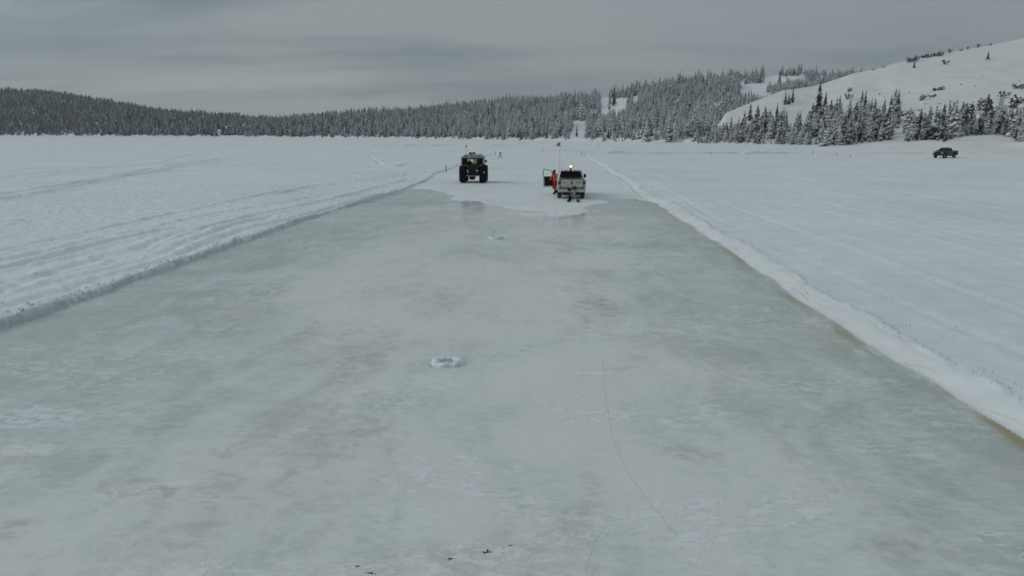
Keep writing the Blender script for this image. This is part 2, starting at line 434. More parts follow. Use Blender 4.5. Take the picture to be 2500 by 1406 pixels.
def snow_height(x, y):
    u, v = to_uv(x, y); r = np.hypot(x, y)
    n8 = fbm(u * .55, v * .55, 21, 3); nf = fbm(u * 3.1, v * 3.1, 22, 2); big = fbm(u * .045, v * .03, 23, 3)
    near = 1 - sst(150, 400, r)
    field = .19 + .06 * big + (.0016 * n8 + .0007 * nf) * near
    l = uL(v) - u; q = u - uR(v)
    inlen = (1 - sst(END_V - 1, END_V + 3, v))
    fade = 1 - sst(80, 150, v)
    # left berm: a broken plough ridge with a steep crumbly face towards the ice
    cl = fbm(u * 1.9, v * 1.9, 31, 3)
    amp = .03 + .04 * vnoise(v / 4, 0 * v, 33)
    hl = (.035 + .03 * nf) * sst(-.02, .08, l) + .125 * sst(.12, .23, l + .07 * cl) + (amp + .05 * cl) * np.exp(-((l - .31) / .12) ** 2)
    sast = .009 * fbm(u * .42, v * .05, 34, 3)                # drifts drawn out along the strip
    left = np.where(l < 1.4, hl, hl + 0) + (field - .19) * sst(.5, 1.5, l) + sast * sst(.8, 2.5, l)
    for P, d, w in tracks:
        dd = line_d(u + .10 * vnoise(v / 4.0, u / 5, 40), v, P)
        k = 1 + .45 * vnoise(u * .5, v * .3, 41)
        w = w * .62; d = d * 1.05
        left = left - k * d * np.exp(-(dd / w) ** 2) + k * .45 * d * np.exp(-((dd - 2.1 * w) / (.9 * w)) ** 2)
    # right bank: smooth graded ramp, a crumbly lip, then graded field
    rc = fbm(u * 2.2, v * 1.4, 51, 3)
    wb = .62 + .20 * vnoise(v / 3.5, 0 * v, 52)
    right = .15 * sst(-.05, 1, q / wb) + .012 * sst(0, .03, q) + (.03 + .04 * rc) * np.exp(-((q - wb - .10) / .13) ** 2) + .010 * n8 * sst(.1, .5, q)
    right = right + (field - .15) * sst(1.2, 3.2, q) + .022 * fbm(u * .9, v * .02, 53, 3) * sst(1.3, 3, q) + .005 * nf * sst(1.0, 1.4, q) * near
    for u0, d, w in ((10.3, .035, .16), (12.0, .03, .16), (16.6, .045, .2), (18.4, .04, .2), (23.5, .05, .25), (25.6, .045, .25), (33, .06, .3), (35.4, .06, .3), (47, .08, .4)):
        dd = np.abs(u - u0 - .8 * vnoise(v / 30, 0 * v + u0, 56) - .04 * v * math.sin(u0)); k = np.clip(.6 + .8 * vnoise(v / 14, 0 * v + u0, 57), 0, 1.4)
        d = d * .65; right = right - k * d * np.exp(-(dd / w) ** 2) + k * .5 * d * np.exp(-((dd - 2.1 * w) / (.9 * w)) ** 2)
    # strip: ice below zero, ploughed snow pack above it beyond the flood edge
    sd = poly_sd(u, v, poly) + .24 * fbm(u * .75, v * .28, 61, 5, .6)
    pack = .024 + .008 * n8 + .007 * fbm(u * 1.6, v * .12, 62, 3) - .014 * np.exp(-((np.abs(u - 1.45 - .3 * vnoise(v / 9, 0 * v, 64)) - .8) / .16) ** 2) - .012 * np.exp(-((np.abs(u + 7.3 - .3 * vnoise(v / 9, 0 * v, 65)) - .95) / .3) ** 2)
    mid = -.035 + (pack + .035) * sst(-.05, .28, sd)
    # crossing lane beyond the strip end and its low plough ridges
    z = np.where(l > 0, np.where(v < 100, left, left), np.where(q > 0, right, mid))
    z = np.where(v > END_V, field, z) if np.isscalar(v) else z * inlen + field * (1 - inlen)
    for vv, hh, u0, u1 in ((196, .45, -60, 90), (225, .4, -40, 60), (262, .55, -90, 120), (176, .25, -20, 40), (300, .5, -60, 100)):
        z = z + hh * np.exp(-((v - vv - 3 * vnoise(u / 25, 0 * u + vv, 73)) / 1.8) ** 2) * sst(u0, u0 + 6, u) * (1 - sst(u1 - 6, u1, u)) * sst(-.25, .35, vnoise(u / 11, v / 8, int(vv)))
    return z

def build_snow_field():
    A = np.radians(np.concatenate([np.arange(-180, -39.01, 3.), np.arange(-39, 39.001, .06), np.arange(42, 180.01, 3.)]))
    R = np.concatenate([np.geomspace(.25, 5, 12)[:-1], np.geomspace(5, 38, 290)[:-1], np.arange(38, 64, .13), np.geomspace(64, 320, 240), np.geomspace(330, 3900, 60)])
    a, r = np.meshgrid(A, R)
    x = r * np.sin(a); y = r * np.cos(a)
    z = np.zeros_like(x); z[:] = .19
    k = r < 900
    z[k] = snow_height(x[k], y[k])
    z[~k] = .19
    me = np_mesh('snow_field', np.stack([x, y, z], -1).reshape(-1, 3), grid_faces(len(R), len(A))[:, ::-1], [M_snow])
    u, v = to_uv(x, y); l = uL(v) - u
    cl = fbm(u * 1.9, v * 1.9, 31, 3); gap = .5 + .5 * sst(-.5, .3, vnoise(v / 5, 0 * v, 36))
    dk_ = .75 * sst(-.1, .02, l) * (1 - sst(.10, .34, l + .16 * cl)) * gap * (1 - sst(30, 80, v)) + .5 * np.exp(-((l - .44 - .1 * cl) / .08) ** 2) * sst(-.1, .4, cl) * (1 - sst(40, 90, v))  # darker snow colour on the left berm face and in patches behind its crest
    q = u - uR(v); dk_ = np.maximum(dk_, .6 * (1 - sst(.0, .10, q)) * sst(-.1, 0, q))  # thin darker edge at the foot of the right bank
    me.attributes.new('darkened', 'FLOAT', 'POINT').data.foreach_set('value', np.clip(dk_ * (v > 3), 0, 1).astype(np.float32).ravel())
    o = link(bpy.data.objects.new('snow_field', me)); tag(o, 'wide flat snow-covered lake with ruts and plough ridges', 'snow', kind='structure')
    return o
build_snow_field()

def build_ice():
    U = np.arange(-15.2, 9.4, .12); Vv = np.arange(-12, 64, .4)
    v, u = np.meshgrid(Vv, U, indexing='ij')
    me = np_mesh('ice_strip', np.stack([u, v, 0 * u], -1).reshape(-1, 3), grid_faces(len(Vv), len(U)), [M_ice])
    at = me.attributes.new('edge_distance', 'FLOAT', 'POINT')
    at.data.foreach_set('value', (uR(v) - u).astype(np.float32).ravel())
    o = link(bpy.data.objects.new('ice_strip', me)); o.rotation_euler = (0, 0, -YAW)
    tag(o, 'long strip of wet grey-green lake ice between snowbanks', 'ice', kind='structure')
    for P, w in (([(1470, 878), (1474, 920), (1480, 985), (1490, 1045), (1508, 1100), (1530, 1150), (1562, 1195), (1590, 1230), (1625, 1275), (1660, 1312)], .0038),
                 ([(1467, 1298), (1452, 1322), (1443, 1345), (1434, 1372), (1428, 1400)], .0028)):
        q = np.array([to_uv(*ground(*p)) for p in P]); n = 60
        s = np.linspace(0, len(q) - 1, n); i = np.minimum(s.astype(int), len(q) - 2); f = (s - i)[:, None]
        c = q[i] * (1 - f) + q[i + 1] * f
        c = c + .008 * np.stack([vnoise(s * 2.1, 0 * s, 81), vnoise(s * 2.3, 0 * s, 82)], -1)
        t = np.gradient(c, axis=0); t /= np.linalg.norm(t, axis=1)[:, None]
        nn = np.stack([-t[:, 1], t[:, 0]], -1) * (w * (.5 + .5 * np.abs(vnoise(s * 1.3, 0 * s, 83))))[:, None]
        V = np.concatenate([c - nn, c + nn]); V = np.concatenate([V, np.full((2 * n, 1), .003)], 1)
        k = np.arange(n - 1)
        me = np_mesh('crack', V, np.stack([k, k + 1, k + 1 + n, k + n], -1), [M_crack])
        link(bpy.data.objects.new('crack', me), o)
build_ice()

def snow_ridge(u0, u1, v0, h, seed, gap, label):
    n = int((u1 - u0) / .5); u = np.linspace(u0, u1, n); k = np.clip(h * (.75 + .45 * fbm(u / 5, 0 * u, seed, 3)) * np.where(vnoise(u / 6, 0 * u, seed + 5) > gap, 1, .12) * sst(u0, u0 + 2, u) * (1 - sst(u1 - 2, u1, u)), .01, 9)
    vv = v0 + .5 * vnoise(u / 9, 0 * u, seed + 9); rows = []
    for dv, f in ((-.10, -.6), (-.02, 0), (.06, .75), (.16, 1.0), (.5, .98), (1.6, .5), (3.2, -.15)):
        x, y = from_uv(u, vv + dv + .05 * vnoise(u * 1.3, 0 * u + dv, seed + 3)); rows.append(np.stack([x, y, .17 + f * k], -1))
    me = np_mesh('snow_ridge', np.array(rows).reshape(-1, 3), grid_faces(len(rows), n), [M_snow])
    tag(link(bpy.data.objects.new('snow_ridge', me)), label, 'snow ridge', kind='structure')
snow_ridge(7.6, 66, 158.2, .50, 301, -.9, 'long plough ridge running right from the far end of the strip')
snow_ridge(67, 118, 161, .30, 311, -.1, 'broken plough ridge towards the dark pickup')
snow_ridge(40, 110, 146, .16, 321, .1, 'faint broken ridge in front of the dark pickup')
snow_ridge(-30, 30, 182, .22, 331, -.1, 'low ridge across the lake beyond the strip end')
snow_ridge(-120, 20, 252, .40, 341, -.3, 'far plough ridge left of the strip end')
snow_ridge(10, 120, 205, .28, 351, 0, 'far broken ridge below the forest')

def build_clods():
    mb = MB(); R = random.Random(3)
    def clod(u, v, s):
        x, y = from_uv(u, v); z = float(snow_height(np.array([x]), np.array([y]))[0])
        mb.ball((x, y, z + s * .25), s, 6, 0, (1, R.uniform(.7, 1.3), R.uniform(.5, .8)), .25, R)
    for k in range(420):
        v = 11 * (9.5 ** R.random()); clod(float(uL(np.array(v))) - .40 + R.gauss(0, .18), v, R.uniform(.012, .05))
    for k in range(360):
        v = 9 * (9 ** R.random()); clod(float(uR(np.array(v))) + .82 + abs(R.gauss(0, .26)) - .12, v, R.uniform(.010, .032))
    for k in range(420):
        v = 9 * (9 ** R.random()); clod(7.2 + 1.2 + R.expovariate(.2), v, R.uniform(.012, .035))
    for k in range(200):
        v = 13 * (6 ** R.random()); clod(-13.6 - R.expovariate(.25), v, R.uniform(.015, .045))
    o = mb.build('snow_clods', M_clod, smooth=True)
    tag(o, 'loose snow clods scattered along both banks of the ice strip', 'snow clods', kind='stuff')
build_clods()

def bank_cracks():
    R = random.Random(12); mb = MB()
    for k in range(20):
        v = 10.5 * (4.6 ** R.random()); q = R.uniform(.12, .6); n = R.randint(4, 10); P = []
        for i in range(n):
            u = float(uR(np.array(v))) + q; x, y = from_uv(u, v)
            P.append(Vector((x, y, float(snow_height(np.array([x]), np.array([y]))[0]) + .004)))
            if R.random() < .25: q += R.uniform(-.22, .22)
            else: v += R.uniform(.10, .42); q += R.gauss(0, .05)
            q = min(max(q, .05), .66)
        w = R.uniform(.003, .007); V = []
        for i, p in enumerate(P):
            d = (P[min(i + 1, n - 1)] - P[max(i - 1, 0)]); s_ = Vector((-d.y, d.x, 0)).normalized() * w * (1 - abs(2 * i / (n - 1) - 1) * .7)
            V += [p - s_, p + s_]
        mb.add(V, [(2 * i, 2 * i + 2, 2 * i + 3, 2 * i + 1) for i in range(n - 1)])
    tag(mb.build('bank_cracks', M_bankcrack), 'thin jagged cracks in the smooth right snowbank', 'cracks', kind='structure')
bank_cracks()

# ------------------------------------------------------------------ hills
def tab(P):
    P = np.array(P, float); return P[:, 0], P[:, 1]
sh_x, sh_y = tab([(-700, 331), (0, 331.6), (400, 333.0), (700, 334.8), (1000, 338), (1200, 341.2), (1400, 344.5), (1600, 347.5), (1750, 350), (1900, 352), (2100, 356), (2700, 362), (3400, 366)])
sk_x, sk_y = tab([(-700, 215), (-200, 214), (0, 224), (100, 226), (150, 231), (250, 247), (350, 267), (450, 280), (550, 288), (650, 296), (700, 297), (760, 291), (850, 284), (950, 278), (1050, 268), (1150, 259), (1250, 253), (1350, 248),
                  (1450, 244), (1500, 236), (1560, 222), (1650, 208), (1750, 199), (1850, 190), (1900, 184), (1940, 181), (1980, 186), (2060, 191), (2140, 200), (2300, 215), (2700, 260), (3400, 300)])
sh_el = azel(sh_x, sh_y)[1]; sk_el = azel(sk_x, sk_y)[1]
def back_r0(x): return (CAMH - .2) / -np.interp(x, sh_x, sh_el)
def back_r1(x): return back_r0(x) * np.interp(x, [-700, 0, 700, 1000, 1400, 1750, 2100, 3400], [1.35, 1.35, 1.5, 1.7, 1.95, 2.3, 2.7, 3.0])
def back_el(x, t):
    e0 = np.interp(x, sh_x, sh_el); e1 = np.interp(x, sk_x, sk_el)
    return np.where(t < 0, e0, e0 + (e1 - e0) * np.clip(t, 0, 1) ** .92) - np.clip(t - 1, 0, 9) * .12
def back_h(x, t):
    r = back_r0(x) + t * (back_r1(x) - back_r0(x)); az = az_of_x(x)
    px, py = r * np.sin(az), r * np.cos(az)
    h = CAMH + r * back_el(x, t) + 1.6 * fbm(px * .012, py * .012, 91, 3) * sst(0, .15, t) * (1 - sst(.8, 1, t)) + .9 * sst(0, .02, t) - 3 * sst(0, -.02, t)
    return px, py, h
rd_x, rd_y = tab([(1640, 348), (1690, 338), (1735, 315), (1756, 299), (1768, 277), (1808, 259), (1848, 243), (1902, 221), (1936, 217), (1968, 212), (2000, 204), (2068, 180), (2130, 167), (2170, 154), (2200, 149), (2300, 128), (2400, 109), (2500, 88), (2700, 42), (3000, -30), (3400, -60)])
ft_x, ft_y = tab([(1640, 349), (1756, 351), (1900, 355), (2000, 358), (2150, 364), (2300, 371), (2500, 378), (2800, 388), (3400, 396)])
rd_el = azel(rd_x, rd_y)[1]; ft_el = azel(ft_x, ft_y)[1]
def sl_r0(x): return (CAMH - .15) / -np.interp(x, ft_x, ft_el)
def sl_r1(x): return np.interp(x, [1640, 1756, 1850, 2000, 2200, 2500, 3400], [345, 400, 440, 500, 540, 600, 640])
def sl_el(x, t):
    e0 = np.interp(x, ft_x, ft_el); e1 = np.interp(x, rd_x, rd_el)
    return np.where(t < 0, e0, e0 + (e1 - e0) * np.clip(t, 0, 1) ** 1.05) - np.clip(t - 1, 0, 9) ** 1.3 * .25
def sl_h(x, t):
    r = sl_r0(x) + t * (sl_r1(x) - sl_r0(x)); az = az_of_x(x)
    px, py = r * np.sin(az), r * np.cos(az)
    h = CAMH + r * sl_el(x, t) + (1.3 * fbm(px * .02, py * .02, 95, 3) + .35 * fbm(px * .09, py * .05, 96, 3)) * sst(0, .12, t) * (1 - sst(.75, 1, t)) - 3 * sst(0, -.02, t)
    return px, py, h

def terrain(name, fn, X, T, mat, label):
    t, x = np.meshgrid(T, X, indexing='ij')
    px, py, h = fn(x, t)
    me = np_mesh(name, np.stack([px, py, h], -1).reshape(-1, 3), grid_faces(len(T), len(X))[:, ::-1], [mat])
    o = link(bpy.data.objects.new(name, me)); tag(o, label, 'hill', kind='structure'); return o
terrain('forested_hill', back_h, np.linspace(-700, 3300, 500), np.concatenate([[-.03, -.01], np.linspace(0, 1.8, 120)]), M_snow, 'long low forested hill across the far shore')
terrain('snowy_slope', sl_h, np.concatenate([np.linspace(1640, 2600, 330), np.linspace(2610, 3400, 60)]), np.concatenate([[-.03, -.01], np.linspace(0, 1.7, 170)]), M_slope, 'smooth open snowy slope rising on the right')

# a bare peak showing behind the far left skyline
def peak():
    A = np.linspace(az_of_x(-900), az_of_x(60), 60); R = np.linspace(2900, 3800, 24)
    r, a = np.meshgrid(R, A, indexing='ij'); x = x_of_az(a)
    X_, Y_ = tab([(-900, 230), (-300, 190), (-60, 199), (0, 206), (14, 211), (30, 220), (60, 240)])
    top = np.interp(x, X_, azel(X_, Y_)[1])
    h = CAMH + 3350 * top * np.sin(np.clip((r - 2900) / 900, 0, 1) * PI) ** .8 + 6 * fbm(r * .006, a * 60, 97, 3) * (np.abs(r - 3350) < 300) - 8
    me = np_mesh('mountain', np.stack([r * np.sin(a), r * np.cos(a), h], -1).reshape(-1, 3), grid_faces(24, 60)[:, ::-1], [M_snow])
    tag(link(bpy.data.objects.new('mountain', me)), 'bare snowy mountain top behind the far left treeline', 'mountain', kind='structure')
peak()

# ------------------------------------------------------------------ trees
def spruce_mesh(seed, slim=1.0, ragged=.2, lean=0., bare=.06):
    R = random.Random(seed); V = []; Fs = []
    def tri(a, b, c): n = len(V); V.extend((a, b, c)); Fs.append((n, n + 1, n + 2))
    def ax(z): return Vector((lean * (max(z, 0) / 10) ** 1.6, 0, z))
    z = R.uniform(.25, .5)
    while z < 9.75:
        t = z / 10
        rad = 1.75 * slim * ((1 - t) ** .8) * (1 + .12 * math.sin(z * 2.1 + seed)) + .10
        nb = max(4, int(9 - 4.5 * t)); a0 = R.random() * 6.28
        for k in range(nb):
            if R.random() < bare: continue
            a = a0 + 2 * PI * (k + R.uniform(-.3, .3)) / nb
            L = rad * R.uniform(1 - 1.6 * ragged, 1 + .7 * ragged); w = L * R.uniform(.30, .46) + .07
            d = Vector((math.cos(a), math.sin(a), 0)); s = Vector((-d.y, d.x, 0)); zz = z + R.uniform(-.15, .15)
            dr = R.uniform(.30, .62)
            c = ax(zz)
            root = c + d * .06 + Vector((0, 0, .12)); mid = c + d * L * .55 + Vector((0, 0, .04 - dr * L * .38))
            tip = c + d * L + Vector((0, 0, -dr * L * R.uniform(.75, 1.05)))
            drop = .10 + .22 * L * R.uniform(.6, 1.3)
            l = c + d * L * .62 - s * w + Vector((0, 0, -dr * L * .5 - drop)); r = c + d * L * .62 + s * w + Vector((0, 0, -dr * L * .5 - drop * R.uniform(.7, 1.2)))
            tri(root, l, mid); tri(mid, l, tip); tri(root, mid, r); tri(mid, tip, r)
            # hanging twigs under the outer half
            q = tip.lerp(mid, .4); h = drop * R.uniform(.8, 1.5)
            tri(tip, mid, q + Vector((0, 0, -h)) + s * R.uniform(-.15, .15))
        z += R.uniform(.42, .62) * (1.05 - .45 * t)
    n = 7                                     # dense inner foliage so the trunk line stays dark
    for zz in np.arange(.3, 9.4, .9):
        for k in range(n):
            a = 2 * PI * (k + R.random() * .4) / n; rr = .62 * slim * (1 - zz / 10) * 1.0 + .05
            p = ax(zz) + Vector((math.cos(a), math.sin(a), 0)) * rr; b = a + 2 * PI / n
            p2 = ax(zz) + Vector((math.cos(b), math.sin(b), 0)) * rr
            tri(p, p2, ax(min(zz + 1.25, 10)) + Vector((0, 0, R.uniform(-.1, .1))))
    tz = ax(10.0)
    for k in range(3):
        a = k * 2.1; b = a + 2.1
        tri(ax(9.2) + Vector((.13 * math.cos(a), .13 * math.sin(a), 0)), ax(9.2) + Vector((.13 * math.cos(b), .13 * math.sin(b), 0)), tz)
    me = np_mesh('crown', [tuple(p) for p in V], Fs, [M_needle], smooth=False)
    tr = MB().path([ax(-.8), ax(2), ax(5), ax(9)], [.17, .13, .09, .03], 6).mesh('trunk', M_bark, True)
    return me, tr

SPR = [spruce_mesh(1, .85, .20), spruce_mesh(2, 1.0, .26), spruce_mesh(3, .70, .22), spruce_mesh(4, 1.2, .34, .5), spruce_mesh(5, .92, .38, -.4, .16), spruce_mesh(6, 1.45, .40, .3, .12)]

def shrub_mesh(seed, spread, lean):
    """stunted wind-bent conifer: a few bare stems with tufts"""
    R = random.Random(seed); stems = MB(); V = []; Fs = []
    def tri(a, b, c): n = len(V); V.extend((a, b, c)); Fs.append((n, n + 1, n + 2))
    for k in range(R.randint(4, 6)):
        a = R.random() * 6.28; L = R.uniform(.6, 1.0)
        d = Vector((math.cos(a) * spread * .62 + lean * .6, math.sin(a) * spread * .62, R.uniform(.8, 1.4))).normalized()
        pts = [Vector((0, 0, -.15)) + d * L * q + Vector((lean * .25 * q * q, 0, -.12 * q * q * spread)) for q in (0, .35, .7, 1.0)]
        stems.path(pts, [.022, .016, .012, .005], 5)
        for q in range(R.randint(15, 22)):
            p = pts[1].lerp(pts[3], R.random() ** .7) + Vector((R.gauss(0, .05), R.gauss(0, .05), R.gauss(0, .05)))
            for w in range(5):
                e = Vector((R.gauss(0, 1), R.gauss(0, 1), R.gauss(-.1, .6))).normalized() * R.uniform(.07, .18)
                f = e.cross(Vector((R.gauss(0, 1), R.gauss(0, 1), R.gauss(0, 1)))).normalized() * R.uniform(.015, .038)
                tri(p - f, p + f, p + e)
    return np_mesh('foliage', [tuple(p) for p in V], Fs, [M_needle], smooth=False), stems.mesh('stem', M_bark, True)
SHR = [shrub_mesh(31, .8, .2), shrub_mesh(32, 1.2, -.3), shrub_mesh(33, .6, .8), shrub_mesh(34, 1.4, .4)]

def solve_t(fn_el, x, y):
    e = azel(x, y)[1]; lo = np.zeros_like(e); hi = np.ones_like(e)
    for _ in range(40):
        m = (lo + hi) / 2; k = fn_el(x, m) < e
        lo = np.where(k, m, lo); hi = np.where(k, hi, m)
    return (lo + hi) / 2

trees = []     # (x, y, z, height, variant, rotz, source image x, ybase, kind, snow, label)
# --- back hill forest: even world density over the whole hillside
clear = [(1466, 1487, 236, 283), (1490, 1509, 242, 272), (1509, 1531, 240, 270), (1546, 1558, 236, 254), (1397, 1430, 296, 334), (1440, 1458, 268, 276), (1736, 1740, 188, 222), (1718, 1722, 190, 222),
         (548, 556, 308, 318), (592, 597, 302, 312), (530, 540, 316, 326), (484, 489, 316, 327),
         (1806, 1872, 206, 222), (1866, 1900, 184, 208), (1900, 1962, 188, 196), (1810, 1885, 228, 236), (1740, 1756, 252, 262)]
N = 150000
X = rng.uniform(-120, 2150, N); T = rng.uniform(0.0, 1.06, N)
r0, r1 = back_r0(X), back_r1(X); rr = r0 + T * (r1 - r0)
spacing = np.interp(X, [-120, 400, 1000, 1400, 2150], [6.0, 5.6, 4.5, 4.2, 4.1])
dens = rr * (r1 - r0) / spacing ** 2 * (2270 / F) / N          # expected count carried by each sample
keep = rng.random(N) < dens
patchy = fbm(X * .02, T * 9, 101, 3)
X, T, rr = X[keep], T[keep], rr[keep]
px, py, pz = back_h(X, T)
hh = rng.gamma(9, .78, len(X)) * np.interp(X, [0, 700, 1000, 1400, 1800], [1.25, 1.15, 1.0, .98, .95]) * (1 + .25 * fbm(px * .02, py * .02, 102, 2))
hh = np.clip(hh, 3.0, 15) * np.where(T < .03, rng.uniform(.45, 1, len(X)), 1)
yb = 703 - F * np.tan(np.arctan((pz - CAMH) / np.hypot(px, py)) + PITCH)      # close enough for thinning
dpt = py * CP + (CAMH - pz) * SP
yb = 703 - F * ((pz - CAMH) * CP + py * SP) / dpt; Xp = 1250 + F * px / dpt
hp = hh * F / dpt
thin = rng.random(len(X))
for i in range(len(X)):
    ok = True
    for (xa, xb, ya, yc) in clear:
        if xa - .04 * hp[i] < Xp[i] < xb + .04 * hp[i] and yb[i] > ya and yb[i] - .55 * hp[i] < yc: ok = False; break
    if ok and Xp[i] > 1800 and yb[i] < 262 and thin[i] < .25: ok = False
    e_sl = np.interp(Xp[i], rd_x, rd_y)
    if ok and Xp[i] > 1690 and rr[i] > 330 and yb[i] - hp[i] > e_sl + 6: ok = False      # hidden behind the near slope
    if ok and Xp[i] > 1640 and rr[i] > sl_r0(Xp[i]) - 2 and rr[i] < sl_r1(Xp[i]) : ok = False   # the near slope has its own trees
    if ok: trees.append((px[i], py[i], pz[i] - .1, hh[i], int(rng.choice([0, 1, 1, 2, 0, 4, 3, 5])), rng.uniform(0, 6.28), Xp[i], yb[i], 'back',
                         float(np.interp(Xp[i], [0, 500, 1000, 1400, 1800], [-.30, -.18, .10, .26, .26]) + rng.normal(0, .20)), None))
# --- near slope stand
up_x, up_y = tab([(1690, 322), (1735, 318), (1760, 306), (1800, 305), (1840, 300), (1870, 302), (1900, 306), (1960, 305), (1985, 288), (2000, 276), (2030, 275), (2060, 274), (2090, 266), (2110, 266), (2130, 286), (2150, 274), (2180, 270), (2195, 304), (2220, 314), (2260, 312), (2300, 300), (2330, 310), (2370, 302), (2420, 292), (2460, 292), (2500, 276), (2600, 268)])
lo_x, lo_y = tab([(1690, 347), (1760, 349.5), (1850, 352), (1950, 353), (2010, 355.5), (2050, 354), (2100, 345), (2150, 337), (2180, 335), (2200, 330), (2225, 345), (2260, 346), (2290, 342), (2310, 350), (2330, 336), (2370, 331), (2420, 328), (2460, 331), (2500, 345), (2600, 348)])
n = 0; R = random.Random(5); placed = []
while n < 640:
    x = R.uniform(1695, 2570); a, b = np.interp(x, up_x, up_y), np.interp(x, lo_x, lo_y)
    y = R.uniform(a, b) if R.random() < .7 else b - abs(R.gauss(0, 9))
    if y < a: continue
    if 2186 < x < 2216 and y < 340 and R.random() < .9: continue
    if x > 2330 and R.random() < .1: continue
    if any(abs(x - q[0]) < 3.8 and abs(y - q[1]) < 2.4 for q in placed): n += .2; continue
    placed.append((x, y)); n += 1
    xa, ya = np.array(x), np.array(y); t = solve_t(sl_el, xa, ya)
    wx, wy, wz = [float(q) for q in sl_h(xa, t)]
    h = R.gauss(6.0 if x < 2200 else 6.6, 2.2) * (.75 if x > 2330 and R.random() < .5 else 1)
    if b - y < 6: h *= R.uniform(.45, 1)
    h = min(max(h, 2.2), 12)
    var = R.choice([1, 1, 0, 3, 4, 5, 5] if x < 2200 else [1, 3, 4, 5, 5, 0])
    trees.append((wx, wy, wz - .15, h, var, R.uniform(0, 6.28), x, y, 'slope', R.gauss(.06, .22), None))
# --- trees one can tell apart: (x, top, base, variant, terrain, label)
special = [
    (1992, 204, 275, 1, 's', 'tallest spruce of the slope, rising dark above the treeline against bare snow'),
    (2008, 228, 264, 0, 's', 'shorter spruce touching the right side of the tallest spruce'),
    (1911, 227, 258, 0, 's', 'left spruce of the tight trio alone on the lower snow shoulder'),
    (1919, 231, 256, 3, 's', 'bushy middle spruce of the trio alone on the lower snow shoulder'),
    (1928, 219, 252, 0, 's', 'tall right spruce of the trio alone on the lower snow shoulder'),
    (1828, 249, 290, 1, 's', 'tall dense spruce at the left end of the slope treeline, breaking the snow edge'),
    (1846, 252, 288, 5, 's', 'broad spruce just right of the tall one at the slope edge'),
    (1864, 256, 294, 0, 's', 'slim pointed spruce standing clear against the snow shoulder left of the trio'),
    (1878, 265, 296, 1, 's', 'rounded spruce between two slim ones below the snow shoulder'),
    (1893, 250, 284, 0, 's', 'slim dark spruce standing clear just below the trio'),
    (1917, 264, 296, 2, 's', 'thin spruce directly below the trio at the treeline top'),
    (2096, 224, 264, 0, 's', 'left twin of two pointed spruces high at the treeline'),
    (2104, 226, 262, 0, 's', 'right twin of two pointed spruces high at the treeline'),
    (2130, 241, 286, 5, 's', 'broad dark spruce with bent top right of the twins'),
    (2152, 242, 272, 1, 's', 'squat spruce left of the small uphill pair'),
    (2167, 234, 260, 0, 's', 'left of the small uphill pair at the right end of the upper treeline'),
    (2173, 233, 258, 0, 's', 'right of the small uphill pair at the right end of the upper treeline'),
    (2036, 238, 274, 2, 's', 'thin dark-topped spruce above the dense middle of the stand'),
    (2023, 239, 276, 1, 's', 'pointed spruce right behind the foot of the tallest spruce'),
    (2212, 148, 169, 1, 's', 'lone small spruce just under the ridge beside the ridge bushes'),
    (2386, 128, 148, 3, 's', 'lone small leaning spruce high on the bare slope at right'),
    (2253, 269, 330, 1, 's', 'tall pointed spruce heading the stand left of the dark pickup'),
    (2298, 246, 318, 1, 's', 'tallest spruce behind the dark pickup, its tip dark'),
    (2286, 262, 326, 5, 's', 'broad full spruce left of the tallest one behind the dark pickup'),
    (2222, 280, 326, 2, 's', 'narrow spruce standing apart at the gap left of the pickup stand'),
    (2391, 280, 326, 3, 's', 'wide ragged spruce right of the pickup with a pointed top'),
    (2308, 330, 351, 5, 's', 'small bushy spruce lowest on the snow straight above the dark pickup'),
    (2466, 262, 318, 4, 's', 'tall dark ragged spruce just left of the one cut by the right picture edge'),
    (2440, 268, 324, 5, 's', 'broad dark spruce under the dark twisted shrub near the right picture edge'),
    (2500, 230, 300, 4, 's', 'dark ragged spruce cut by the right picture edge'),
    (1893, 181, 208, 1, 'b', 'lone spruce standing in the upper hilltop clearing'),
    (1814, 230, 254, 0, 'b', 'left small spruce of three in the hillside gap above the snow shoulder'),
    (1827, 223, 248, 2, 'b', 'slim dark spruce, right of three in the hillside gap'),
    (1821, 222, 241, 2, 'b', 'thin spruce, furthest of three in the hillside gap'),
    (1497, 212, 262, 2, 'b', 'tall spruce between the two high ski-run clearings'),
    (1408, 308, 338, 2, 'b', 'thin snowy spruce standing in the low shoreline clearing'),
]
for (x, yt, y, var, ter, lab) in special:
    fe, fh = (sl_el, sl_h) if ter == 's' else (back_el, back_h)
    xa, ya = np.array(float(x)), np.array(float(y)); t = solve_t(fe, xa, ya); wx, wy, wz = [float(q) for q in fh(xa, t)]
    dp = wy * CP + (CAMH - wz) * SP
    trees.append((wx, wy, wz - .15, (y - yt) * dp / F * 1.03, var, R.uniform(0, 6.28), x, y, 'special', .0, lab))

size = np.array([q[3] / math.hypot(q[0], q[1]) + (9 if q[10] else 0) for q in trees])
order = np.argsort(-size)
indiv, rest = order[:300], order[300:]

